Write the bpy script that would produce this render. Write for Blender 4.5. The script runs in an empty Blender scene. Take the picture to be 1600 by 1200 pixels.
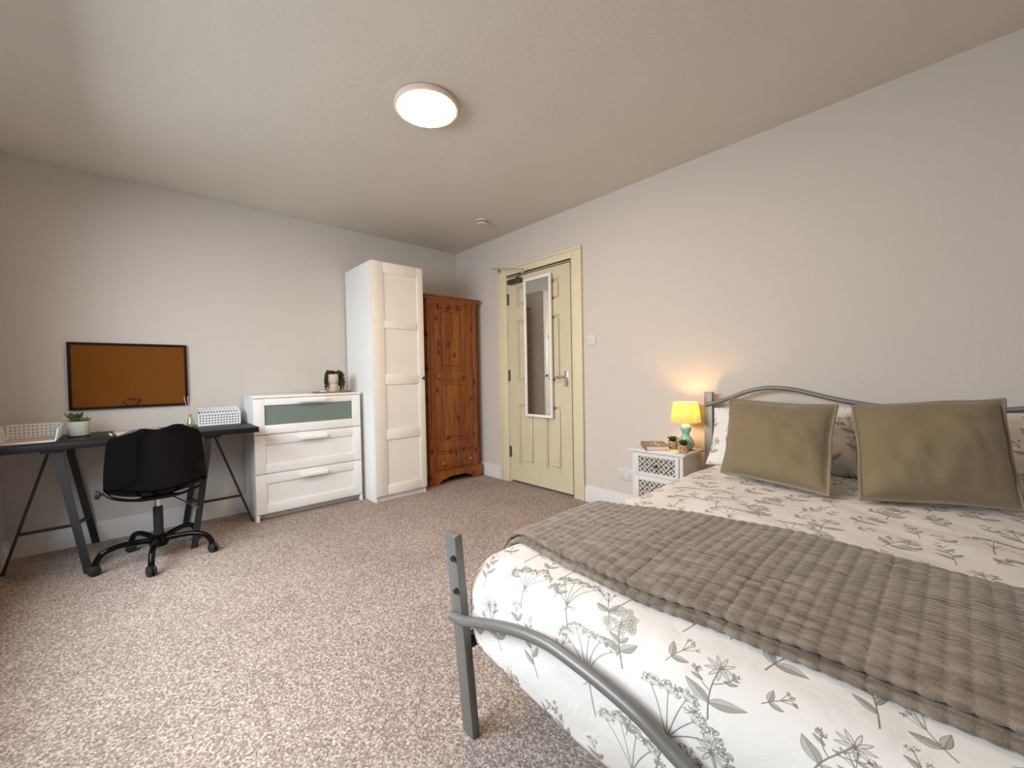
import bpy, bmesh, math, random
import numpy as np
from mathutils import Vector, Matrix, noise

PI = math.pi
sc = bpy.context.scene
COL = sc.collection
random.seed(7)

# ------------------------------------------------------------------ camera
F_PX = 643.27
CAM = Vector((3.990, -2.814, 1.080))
RW = ((0.67612389, 0.73654624, -0.01887116),      # image right
      (0.00226703, -0.02769231, -0.99961392),     # image down
      (-0.73678446, 0.67582008, -0.02039320))     # view direction
cd = bpy.data.cameras.new('camera')
cam = bpy.data.objects.new('camera', cd)
COL.objects.link(cam)
cd.sensor_fit = 'HORIZONTAL'
cd.sensor_width = 36.0
cd.lens = 36.0 * F_PX / 1600.0
cd.clip_start = 0.02
r, d, f = (Vector(v) for v in RW)
m = Matrix((r, -d, -f)).transposed().to_4x4()
m.translation = CAM
cam.matrix_world = m
sc.camera = cam

# ------------------------------------------------------------------ light
sc.view_settings.view_transform = 'Standard'
sc.view_settings.look = 'None'
sc.view_settings.gamma = 1.0
sc.view_settings.use_curve_mapping = False
sc.view_settings.exposure = -0.40

world = bpy.data.worlds.new('overcast_sky')
sc.world = world
world.use_nodes = True
bg = world.node_tree.nodes['Background']
bg.inputs['Color'].default_value = (0.78, 0.88, 1.0, 1)
bg.inputs['Strength'].default_value = 0.30


def area(name, loc, rot, sx, sy, power, col, spread=180):
    l = bpy.data.lights.new(name, 'AREA')
    l.shape = 'RECTANGLE'
    l.size, l.size_y = sx, sy
    l.energy = power
    l.color = col
    l.spread = math.radians(spread)
    o = bpy.data.objects.new(name, l)
    o.location = loc
    o.rotation_euler = rot
    COL.objects.link(o)
    return o


# window in the wall behind the camera: x 0.85..2.45, z 0.85..2.15
WX0, WX1, WZ0, WZ1 = 0.90, 3.40, 0.55, 2.20
area('window_daylight', ((WX0 + WX1) / 2, -3.98, 1.95), (math.radians(45), 0, 0), 2.7, 1.6, 300, (0.84, 0.93, 1.0))


# ------------------------------------------------------------------ materials
def nt(name):
    m = bpy.data.materials.new(name)
    m.use_nodes = True
    t = m.node_tree
    return m, t, t.nodes['Principled BSDF']


def N(t, kind, **kw):
    n = t.nodes.new(kind)
    for k, v in kw.items():
        if k.startswith('i_'):
            n.inputs[k[2:].replace('_', ' ')].default_value = v
        else:
            setattr(n, k, v)
    return n


def mat(name, col, rough=0.5, metal=0.0, var=0.06, vscale=6.0, bump=0.0, bscale=200.0, spec=None, coat=0.0, sheen=0.0):
    m, t, p = nt(name)
    tc = N(t, 'ShaderNodeTexCoord')
    nz = N(t, 'ShaderNodeTexNoise')
    nz.inputs['Scale'].default_value = vscale
    nz.inputs['Detail'].default_value = 4
    t.links.new(tc.outputs['Object'], nz.inputs['Vector'])
    rp = N(t, 'ShaderNodeValToRGB')
    rp.color_ramp.elements[0].position = 0.3
    rp.color_ramp.elements[1].position = 0.7
    rp.color_ramp.elements[0].color = (*[c * (1 - var) for c in col], 1)
    rp.color_ramp.elements[1].color = (*[min(1, c * (1 + var)) for c in col], 1)
    t.links.new(nz.outputs['Fac'], rp.inputs['Fac'])
    t.links.new(rp.outputs['Color'], p.inputs['Base Color'])
    p.inputs['Roughness'].default_value = rough
    p.inputs['Metallic'].default_value = metal
    if spec is not None:
        p.inputs['Specular IOR Level'].default_value = spec
    p.inputs['Coat Weight'].default_value = coat
    p.inputs['Sheen Weight'].default_value = sheen
    if bump:
        nb = N(t, 'ShaderNodeTexNoise')
        nb.inputs['Scale'].default_value = bscale
        nb.inputs['Detail'].default_value = 3
        t.links.new(tc.outputs['Object'], nb.inputs['Vector'])
        b = N(t, 'ShaderNodeBump')
        b.inputs['Strength'].default_value = bump
        b.inputs['Distance'].default_value = 0.004
        t.links.new(nb.outputs['Fac'], b.inputs['Height'])
        t.links.new(b.outputs['Normal'], p.inputs['Normal'])
    return m


def wallpaper(name, col, axis):
    """embossed off-white wallpaper with fine vertical ribs"""
    m, t, p = nt(name)
    g = N(t, 'ShaderNodeNewGeometry')
    mp = N(t, 'ShaderNodeMapping')
    mp.inputs['Scale'].default_value = (75, 75, 2.2)
    t.links.new(g.outputs['Position'], mp.inputs['Vector'])
    nz = N(t, 'ShaderNodeTexNoise')
    nz.inputs['Scale'].default_value = 1.0
    nz.inputs['Detail'].default_value = 2
    t.links.new(mp.outputs['Vector'], nz.inputs['Vector'])
    n2 = N(t, 'ShaderNodeTexNoise')
    n2.inputs['Scale'].default_value = 60
    n2.inputs['Detail'].default_value = 2
    t.links.new(g.outputs['Position'], n2.inputs['Vector'])
    ad = N(t, 'ShaderNodeMath', operation='ADD')
    t.links.new(nz.outputs['Fac'], ad.inputs[0])
    ml = N(t, 'ShaderNodeMath', operation='MULTIPLY')
    ml.inputs[1].default_value = 0.35
    t.links.new(n2.outputs['Fac'], ml.inputs[0])
    t.links.new(ml.outputs[0], ad.inputs[1])
    b = N(t, 'ShaderNodeBump')
    b.inputs['Strength'].default_value = 0.35
    b.inputs['Distance'].default_value = 0.004
    t.links.new(ad.outputs[0], b.inputs['Height'])
    t.links.new(b.outputs['Normal'], p.inputs['Normal'])
    n3 = N(t, 'ShaderNodeTexNoise')
    n3.inputs['Scale'].default_value = 0.9
    n3.inputs['Detail'].default_value = 3
    t.links.new(g.outputs['Position'], n3.inputs['Vector'])
    rp = N(t, 'ShaderNodeValToRGB')
    rp.color_ramp.elements[0].position = 0.3
    rp.color_ramp.elements[1].position = 0.7
    rp.color_ramp.elements[0].color = (*[c * 0.96 for c in col], 1)
    rp.color_ramp.elements[1].color = (*col, 1)
    t.links.new(n3.outputs['Fac'], rp.inputs['Fac'])
    t.links.new(rp.outputs['Color'], p.inputs['Base Color'])
    p.inputs['Roughness'].default_value = 0.75
    p.inputs['Specular IOR Level'].default_value = 0.25
    return m


def carpet_mat():
    m, t, p = nt('twist_pile_carpet')
    g = N(t, 'ShaderNodeNewGeometry')
    vo = N(t, 'ShaderNodeTexVoronoi')
    vo.inputs['Scale'].default_value = 170
    nz = N(t, 'ShaderNodeTexNoise')
    nz.inputs['Scale'].default_value = 120
    nz.inputs['Detail'].default_value = 3
    n2 = N(t, 'ShaderNodeTexNoise')
    n2.inputs['Scale'].default_value = 2.5
    n2.inputs['Detail'].default_value = 5
    for n in (vo, nz, n2):
        t.links.new(g.outputs['Position'], n.inputs['Vector'])
    sep = N(t, 'ShaderNodeSeparateColor')
    t.links.new(vo.outputs['Color'], sep.inputs['Color'])
    mx = N(t, 'ShaderNodeMath', operation='MULTIPLY_ADD')
    mx.inputs[1].default_value = 0.55
    t.links.new(sep.outputs[0], mx.inputs[0])
    m2 = N(t, 'ShaderNodeMath', operation='MULTIPLY')
    m2.inputs[1].default_value = 0.48
    t.links.new(nz.outputs['Fac'], m2.inputs[0])
    t.links.new(m2.outputs[0], mx.inputs[2])
    rp = N(t, 'ShaderNodeValToRGB')
    e = rp.color_ramp.elements
    e[0].position, e[0].color = 0.12, (0.15, 0.113, 0.095, 1)
    e[1].position, e[1].color = 0.86, (0.66, 0.57, 0.52, 1)
    a = e.new(0.45)
    a.color = (0.295, 0.232, 0.20, 1)
    a = e.new(0.65)
    a.color = (0.43, 0.352, 0.312, 1)
    t.links.new(mx.outputs[0], rp.inputs['Fac'])
    hs = N(t, 'ShaderNodeHueSaturation')
    mr = N(t, 'ShaderNodeMapRange')
    mr.inputs['From Min'].default_value = 0.3
    mr.inputs['From Max'].default_value = 0.7
    mr.inputs['To Min'].default_value = 0.92
    mr.inputs['To Max'].default_value = 1.08
    t.links.new(n2.outputs['Fac'], mr.inputs['Value'])
    t.links.new(mr.outputs[0], hs.inputs['Value'])
    t.links.new(rp.outputs['Color'], hs.inputs['Color'])
    t.links.new(hs.outputs['Color'], p.inputs['Base Color'])
    b = N(t, 'ShaderNodeBump')
    b.inputs['Strength'].default_value = 0.9
    b.inputs['Distance'].default_value = 0.006
    t.links.new(mx.outputs[0], b.inputs['Height'])
    t.links.new(b.outputs['Normal'], p.inputs['Normal'])
    p.inputs['Roughness'].default_value = 0.95
    p.inputs['Specular IOR Level'].default_value = 0.1
    return m


def pine_mat():
    m, t, p = nt('varnished_pine')
    tc = N(t, 'ShaderNodeTexCoord')
    mp = N(t, 'ShaderNodeMapping')
    mp.inputs['Scale'].default_value = (14, 14, 0.9)
    t.links.new(tc.outputs['Object'], mp.inputs['Vector'])
    nz = N(t, 'ShaderNodeTexNoise')
    nz.inputs['Scale'].default_value = 1.6
    nz.inputs['Detail'].default_value = 6
    nz.inputs['Distortion'].default_value = 1.2
    t.links.new(mp.outputs['Vector'], nz.inputs['Vector'])
    rp = N(t, 'ShaderNodeValToRGB')
    e = rp.color_ramp.elements
    e[0].position, e[0].color = 0.30, (0.165, 0.036, 0.005, 1)
    e[1].position, e[1].color = 0.72, (0.36, 0.118, 0.014, 1)
    t.links.new(nz.outputs['Fac'], rp.inputs['Fac'])
    # knots: scattered dark ovals
    sx = N(t, 'ShaderNodeSeparateXYZ')
    t.links.new(tc.outputs['Object'], sx.inputs[0])
    cx = N(t, 'ShaderNodeCombineXYZ')
    t.links.new(sx.outputs[1], cx.inputs[0])
    t.links.new(sx.outputs[2], cx.inputs[1])
    mk = N(t, 'ShaderNodeMapping')
    mk.inputs['Scale'].default_value = (9.5, 5.2, 1)
    mk.inputs['Location'].default_value = (0.37, 0.71, 0)
    t.links.new(cx.outputs[0], mk.inputs['Vector'])
    vo = N(t, 'ShaderNodeTexVoronoi', voronoi_dimensions='2D')
    vo.inputs['Scale'].default_value = 1.0
    vo.inputs['Randomness'].default_value = 1.0
    wz = N(t, 'ShaderNodeTexNoise')
    wz.inputs['Scale'].default_value = 22
    t.links.new(tc.outputs['Object'], wz.inputs['Vector'])
    wm = N(t, 'ShaderNodeVectorMath', operation='MULTIPLY_ADD')
    wm.inputs[1].default_value = (0.28, 0.28, 0)
    t.links.new(wz.outputs['Color'], wm.inputs[0])
    t.links.new(mk.outputs['Vector'], wm.inputs[2])
    t.links.new(wm.outputs[0], vo.inputs['Vector'])
    kr = N(t, 'ShaderNodeValToRGB')
    k = kr.color_ramp.elements
    k[0].position, k[0].color = 0.07, (1, 1, 1, 1)
    k[1].position, k[1].color = 0.20, (0, 0, 0, 1)
    t.links.new(vo.outputs['Distance'], kr.inputs['Fac'])
    sepc = N(t, 'ShaderNodeSeparateColor')
    t.links.new(vo.outputs['Color'], sepc.inputs['Color'])
    gt = N(t, 'ShaderNodeMath', operation='GREATER_THAN')
    gt.inputs[1].default_value = 0.50
    t.links.new(sepc.outputs[0], gt.inputs[0])
    mu = N(t, 'ShaderNodeMath', operation='MULTIPLY')
    t.links.new(kr.outputs['Color'], mu.inputs[0])
    t.links.new(gt.outputs[0], mu.inputs[1])
    mix = N(t, 'ShaderNodeMix', data_type='RGBA')
    t.links.new(mu.outputs[0], mix.inputs[0])
    t.links.new(rp.outputs['Color'], mix.inputs[6])
    mix.inputs[7].default_value = (0.045, 0.009, 0.003, 1)
    t.links.new(mix.outputs[2], p.inputs['Base Color'])
    p.inputs['Roughness'].default_value = 0.38
    return m


# ---- the botanical print of the bedding, drawn stroke by stroke into a tile
TILE, TN = 0.92, 1536


def botanical_tile():
    ink = np.zeros((TN, TN), np.float32)
    S = TN / TILE
    rnd = random.Random(11)

    def put(x0, y0, a):
        h, w = a.shape
        ys = (np.arange(y0, y0 + h)) % TN
        xs = (np.arange(x0, x0 + w)) % TN
        sub = ink[np.ix_(ys, xs)]
        ink[np.ix_(ys, xs)] = np.maximum(sub, a)

    def stroke(pts, w0, w1, val):
        n = len(pts) - 1
        for i in range(n):
            (ax, ay), (bx, by) = pts[i], pts[i + 1]
            ax, ay, bx, by = ax * S, ay * S, bx * S, by * S
            w = (w0 + (w1 - w0) * (i + 0.5) / n) * S
            pad = w + 2
            x0, x1 = int(min(ax, bx) - pad), int(max(ax, bx) + pad) + 1
            y0, y1 = int(min(ay, by) - pad), int(max(ay, by) + pad) + 1
            X, Y = np.meshgrid(np.arange(x0, x1), np.arange(y0, y1))
            dx, dy = bx - ax, by - ay
            L = dx * dx + dy * dy + 1e-9
            tt = np.clip(((X - ax) * dx + (Y - ay) * dy) / L, 0, 1)
            dd = np.hypot(X - ax - tt * dx, Y - ay - tt * dy)
            put(x0, y0, (np.clip(w - dd + 0.5, 0, 1) * val).astype(np.float32))

    def fill(poly, val):
        P = np.array(poly) * S
        x0, y0 = np.floor(P.min(0)).astype(int) - 1
        x1, y1 = np.ceil(P.max(0)).astype(int) + 2
        X, Y = np.meshgrid(np.arange(x0, x1), np.arange(y0, y1))
        ins = np.zeros(X.shape, bool)
        for i in range(len(P)):
            (ax, ay), (bx, by) = P[i - 1], P[i]
            c = ((ay > Y) != (by > Y)) & (X < (bx - ax) * (Y - ay) / (by - ay + 1e-12) + ax)
            ins ^= c
        put(x0, y0, ins.astype(np.float32) * val)

    def bez(a, b, bend, n=8):
        mx, my = (a[0] + b[0]) / 2, (a[1] + b[1]) / 2
        nx, ny = -(b[1] - a[1]), b[0] - a[0]
        c = (mx + nx * bend, my + ny * bend)
        return [((1 - t) ** 2 * a[0] + 2 * t * (1 - t) * c[0] + t * t * b[0],
                 (1 - t) ** 2 * a[1] + 2 * t * (1 - t) * c[1] + t * t * b[1]) for t in [i / n for i in range(n + 1)]]

    def leaf(b, ang, L, W, solid=True):
        e = (b[0] + math.cos(ang) * L, b[1] + math.sin(ang) * L)
        sp = bez(b, e, rnd.uniform(-.15, .15), 10)
        lt, rt = [], []
        for i, q in enumerate(sp):
            t = i / 10
            w = W * math.sin(PI * t ** 0.8) * 0.5
            lt.append((q[0] - math.sin(ang) * w, q[1] + math.cos(ang) * w))
            rt.append((q[0] + math.sin(ang) * w, q[1] - math.cos(ang) * w))
        fill(lt + rt[::-1], 0.46 if solid else 0.2)
        fill(sp + rt[::-1], 0.68 if solid else 0.3)
        stroke(lt, .0006, .0006, .85)
        stroke(rt, .0007, .0006, .95)
        stroke(sp, .0008, .0004, .95)
        for i in (2, 4, 6, 8):
            stroke([sp[i], ((lt[min(i + 1, 10)][0] + sp[i][0]) / 2 + (lt[min(i + 1, 10)][0] - sp[i][0]) * .3,
                            (lt[min(i + 1, 10)][1] + sp[i][1]) / 2 + (lt[min(i + 1, 10)][1] - sp[i][1]) * .3)], .0004, .0004, .7)
            stroke([sp[i], ((rt[min(i + 1, 10)][0] + sp[i][0]) / 2, (rt[min(i + 1, 10)][1] + sp[i][1]) / 2)], .0004, .0004, .7)

    def dots(c, R, n, s=.0022, flat=1.0):
        for _ in range(n):
            a, q = rnd.uniform(0, 2 * PI), R * math.sqrt(rnd.random())
            x, y = c[0] + math.cos(a) * q, c[1] + math.sin(a) * q * flat
            k = rnd.uniform(.6, 1.2) * s
            aa = rnd.uniform(0, PI)
            stroke([(x - math.cos(aa) * k, y - math.sin(aa) * k), (x + math.cos(aa) * k, y + math.sin(aa) * k)], .0009, .0007, rnd.uniform(.6, 1))

    def umbel(x, y, a, L):
        c = (x + math.cos(a) * L * .42, y + math.sin(a) * L * .42)
        stroke(bez((x, y), c, .05), .0019, .0015, .8)
        for q in (-2.2, 2.4, -1.9):
            e = (c[0] + math.cos(a + q) * L * .17, c[1] + math.sin(a + q) * L * .17)
            stroke(bez(c, e, .3), .0014, .0006, .8)
        for i, q in enumerate((-.75, -.38, -.05, .3, .68)):
            l2 = L * rnd.uniform(.38, .52)
            e = (c[0] + math.cos(a + q) * l2, c[1] + math.sin(a + q) * l2)
            stroke(bez(c, e, -q * .25), .0013, .0009, .85)
            for k in range(7):
                b = a + q * .6 + (k - 3) * .38
                ee = (e[0] + math.cos(b) * L * .10, e[1] + math.sin(b) * L * .10)
                stroke([e, ee], .0006, .0005, .75)
                dots(ee, L * .034, 9)

    def flower(c, R):
        for k in range(9):
            a = k * 2 * PI / 9 + rnd.uniform(-.1, .1)
            tip = (c[0] + math.cos(a) * R, c[1] + math.sin(a) * R)
            l_ = bez(c, tip, .22, 6)
            r_ = bez(c, tip, -.22, 6)
            fill(l_ + r_[::-1], .22)
            stroke(l_, .0006, .0006, .9)
            stroke(r_, .0006, .0006, .9)
        dots(c, R * .22, 14)

    def daisy(x, y, a, L):
        top = (x + math.cos(a) * L * .75, y + math.sin(a) * L * .75)
        st = bez((x, y), top, .08, 12)
        stroke(st, .0015, .001, .9)
        flower(top, L * .17)
        leaf(st[3], a + .9, L * .36, L * .15)
        leaf(st[3], a - 1.15, L * .40, L * .16)
        for i, q in ((6, .7), (8, -.7)):
            e = (st[i][0] + math.cos(a + q) * L * .3, st[i][1] + math.sin(a + q) * L * .3)
            stroke(bez(st[i], e, q * .2), .0011, .0008, .9)
            dots(e, L * .05, 22, .003)
            leaf(((st[i][0] + e[0]) / 2, (st[i][1] + e[1]) / 2), a + q * 1.9, L * .14, L * .05)

    def sprig(x, y, a, L):
        top = (x + math.cos(a) * L, y + math.sin(a) * L)
        st = bez((x, y), top, rnd.choice((-.1, .1)), 14)
        stroke(st, .0013, .0007, .9)
        for i in range(3, 13, 2):
            s = 1 if (i // 2) % 2 else -1
            l2 = L * (.36 - .018 * i)
            leaf(st[i], a + s * .75, l2, l2 * .34)
            if i > 5:
                e = (st[i][0] + math.cos(a - s * .5) * l2 * .7, st[i][1] + math.sin(a - s * .5) * l2 * .7)
                stroke([st[i], e], .0007, .0005, .8)
                dots(e, L * .02, 6)
        dots(top, L * .05, 12)

    def hydrangea(x, y, a, L):
        c = (x + math.cos(a) * L * .72, y + math.sin(a) * L * .72)
        st = bez((x, y), c, .05, 10)
        stroke(st, .0016, .0012, .9)
        for _ in range(34):
            b, q = rnd.uniform(0, 2 * PI), L * .21 * math.sqrt(rnd.random())
            cc = (c[0] + math.cos(b) * q, c[1] + math.sin(b) * q * 1.1)
            R = L * .042
            ring = [(cc[0] + math.cos(j * PI / 4) * R * (1 + .2 * (j % 2)), cc[1] + math.sin(j * PI / 4) * R) for j in range(9)]
            fill(ring, .25)
            stroke(ring, .0006, .0006, .85)
            dots(cc, R * .3, 2)
        leaf(st[3], a + .95, L * .28, L * .13)
        leaf(st[3], a - .95, L * .30, L * .14)
        leaf(st[5], a + .7, L * .2, L * .09)
        leaf(st[5], a - .8, L * .18, L * .08)

    def bud(x, y, a, L):
        top = (x + math.cos(a) * L, y + math.sin(a) * L)
        st = bez((x, y), top, .1, 8)
        stroke(st, .001, .0007, .9)
        leaf(st[2], a + .8, L * .5, L * .2)
        leaf(st[2], a - .9, L * .45, L * .18)
        for q in (-.5, .1, .5):
            e = (st[5][0] + math.cos(a + q) * L * .4, st[5][1] + math.sin(a + q) * L * .4)
            stroke([st[5], e], .0007, .0006, .9)
            dots(e, L * .06, 7, .0025)

    kinds = [umbel, daisy, sprig, hydrangea, daisy, umbel, sprig, daisy]
    rows, cols = 6, 6
    k = 0
    for j in range(rows):
        for i in range(cols):
            x = (i + .5 * (j % 2) + rnd.uniform(-.12, .12)) * TILE / cols
            y = (j + rnd.uniform(-.1, .1)) * TILE / rows
            a = PI / 2 + rnd.uniform(-.45, .45)
            fn = kinds[(k * 3 + j) % 8]
            L = {umbel: .180, daisy: .150, sprig: .145, hydrangea: .165}[fn] * rnd.uniform(.85, 1.1)
            fn(x, y, a, L)
            bx = x + TILE / cols * .5
            bud(bx + rnd.uniform(-.01, .01), y + rnd.uniform(.0, .1), PI / 2 + rnd.uniform(-.9, .9), rnd.uniform(.05, .075))
            k += 1
    return ink


def print_mat():
    ink = botanical_tile()
    img = bpy.data.images.new('botanical_print', TN, TN, alpha=False, float_buffer=False)
    img.colorspace_settings.name = 'Non-Color'
    px = np.ones((TN, TN, 4), np.float32)
    px[..., 0] = px[..., 1] = px[..., 2] = ink
    img.pixels.foreach_set(px.ravel())
    img.update()
    img.pack()
    m, t, p = nt('botanical_print_cotton')
    uv = N(t, 'ShaderNodeUVMap')
    im = N(t, 'ShaderNodeTexImage', image=img, interpolation='Linear')
    t.links.new(uv.outputs['UV'], im.inputs['Vector'])
    mix = N(t, 'ShaderNodeMix', data_type='RGBA')
    mix.inputs[6].default_value = (0.745, 0.715, 0.68, 1)
    mix.inputs[7].default_value = (0.145, 0.138, 0.100, 1)
    t.links.new(im.outputs['Color'], mix.inputs[0])
    t.links.new(mix.outputs[2], p.inputs['Base Color'])
    tc = N(t, 'ShaderNodeTexCoord')
    nb = N(t, 'ShaderNodeTexNoise')
    nb.inputs['Scale'].default_value = 9
    nb.inputs['Detail'].default_value = 4
    nb.inputs['Distortion'].default_value = .8
    t.links.new(tc.outputs['Object'], nb.inputs['Vector'])
    b = N(t, 'ShaderNodeBump')
    b.inputs['Strength'].default_value = 0.35
    b.inputs['Distance'].default_value = 0.02
    t.links.new(nb.outputs['Fac'], b.inputs['Height'])
    t.links.new(b.outputs['Normal'], p.inputs['Normal'])
    p.inputs['Roughness'].default_value = 0.85
    p.inputs['Specular IOR Level'].default_value = 0.2
    return m


def fleece_mat():
    m, t, p = nt('taupe_fleece')
    tc = N(t, 'ShaderNodeTexCoord')
    sm_ = N(t, 'ShaderNodeMapping')
    sm_.inputs['Scale'].default_value = (14, 62, 40)
    t.links.new(tc.outputs['Object'], sm_.inputs['Vector'])
    n1 = N(t, 'ShaderNodeTexNoise')
    n1.inputs['Scale'].default_value = 1.0
    n1.inputs['Detail'].default_value = 5
    n1.inputs['Distortion'].default_value = .5
    t.links.new(sm_.outputs[0], n1.inputs['Vector'])
    rp = N(t, 'ShaderNodeValToRGB')
    e = rp.color_ramp.elements
    e[0].position, e[0].color = 0.34, (0.145, 0.112, 0.082, 1)
    e[1].position, e[1].color = 0.72, (0.30, 0.245, 0.19, 1)
    t.links.new(n1.outputs['Fac'], rp.inputs['Fac'])
    t.links.new(rp.outputs['Color'], p.inputs['Base Color'])
    n2 = N(t, 'ShaderNodeTexNoise')
    n2.inputs['Scale'].default_value = 260
    n2.inputs['Detail'].default_value = 2
    t.links.new(tc.outputs['Object'], n2.inputs['Vector'])
    b = N(t, 'ShaderNodeBump')
    b.inputs['Strength'].default_value = 0.6
    b.inputs['Distance'].default_value = 0.003
    t.links.new(n2.outputs['Fac'], b.inputs['Height'])
    t.links.new(b.outputs['Normal'], p.inputs['Normal'])
    p.inputs['Roughness'].default_value = 0.8
    p.inputs['Sheen Weight'].default_value = 0.35
    p.inputs['Sheen Roughness'].default_value = 0.4
    p.inputs['Specular IOR Level'].default_value = 0.15
    return m


def emit_mat(name, col, strength):
    m, t, p = nt(name)
    p.inputs['Base Color'].default_value = (*col, 1)
    p.inputs['Emission Color'].default_value = (*col, 1)
    p.inputs['Emission Strength'].default_value = strength
    return m


def shade_mat():
    m = bpy.data.materials.new('lamp_shade_fabric')
    m.use_nodes = True
    t = m.node_tree
    t.nodes.clear()
    out = N(t, 'ShaderNodeOutputMaterial')
    df = N(t, 'ShaderNodeBsdfDiffuse')
    tr = N(t, 'ShaderNodeBsdfTranslucent')
    tc = N(t, 'ShaderNodeTexCoord')
    w = N(t, 'ShaderNodeTexNoise')
    w.inputs['Scale'].default_value = 120
    t.links.new(tc.outputs['Object'], w.inputs['Vector'])
    rp = N(t, 'ShaderNodeValToRGB')
    rp.color_ramp.elements[0].color = (0.66, 0.60, 0.33, 1)
    rp.color_ramp.elements[1].color = (0.74, 0.68, 0.40, 1)
    t.links.new(w.outputs['Fac'], rp.inputs['Fac'])
    t.links.new(rp.outputs['Color'], df.inputs['Color'])
    t.links.new(rp.outputs['Color'], tr.inputs['Color'])
    mx = N(t, 'ShaderNodeMixShader')
    mx.inputs[0].default_value = 0.55
    t.links.new(df.outputs[0], mx.inputs[1])
    t.links.new(tr.outputs[0], mx.inputs[2])
    t.links.new(mx.outputs[0], out.inputs['Surface'])
    return m


def glass_mat(name, tint=(1, 1, 1), refl=0.08, rough=0.02):
    """thin clear glass: passes light straight through, mirrors a little"""
    m = bpy.data.materials.new(name)
    m.use_nodes = True
    t = m.node_tree
    t.nodes.clear()
    out = N(t, 'ShaderNodeOutputMaterial')
    tr = N(t, 'ShaderNodeBsdfTransparent')
    tr.inputs['Color'].default_value = (*tint, 1)
    gl = N(t, 'ShaderNodeBsdfGlossy')
    gl.inputs['Roughness'].default_value = rough
    mx = N(t, 'ShaderNodeMixShader')
    mx.inputs[0].default_value = refl
    t.links.new(tr.outputs[0], mx.inputs[1])
    t.links.new(gl.outputs[0], mx.inputs[2])
    t.links.new(mx.outputs[0], out.inputs['Surface'])
    return m


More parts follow.
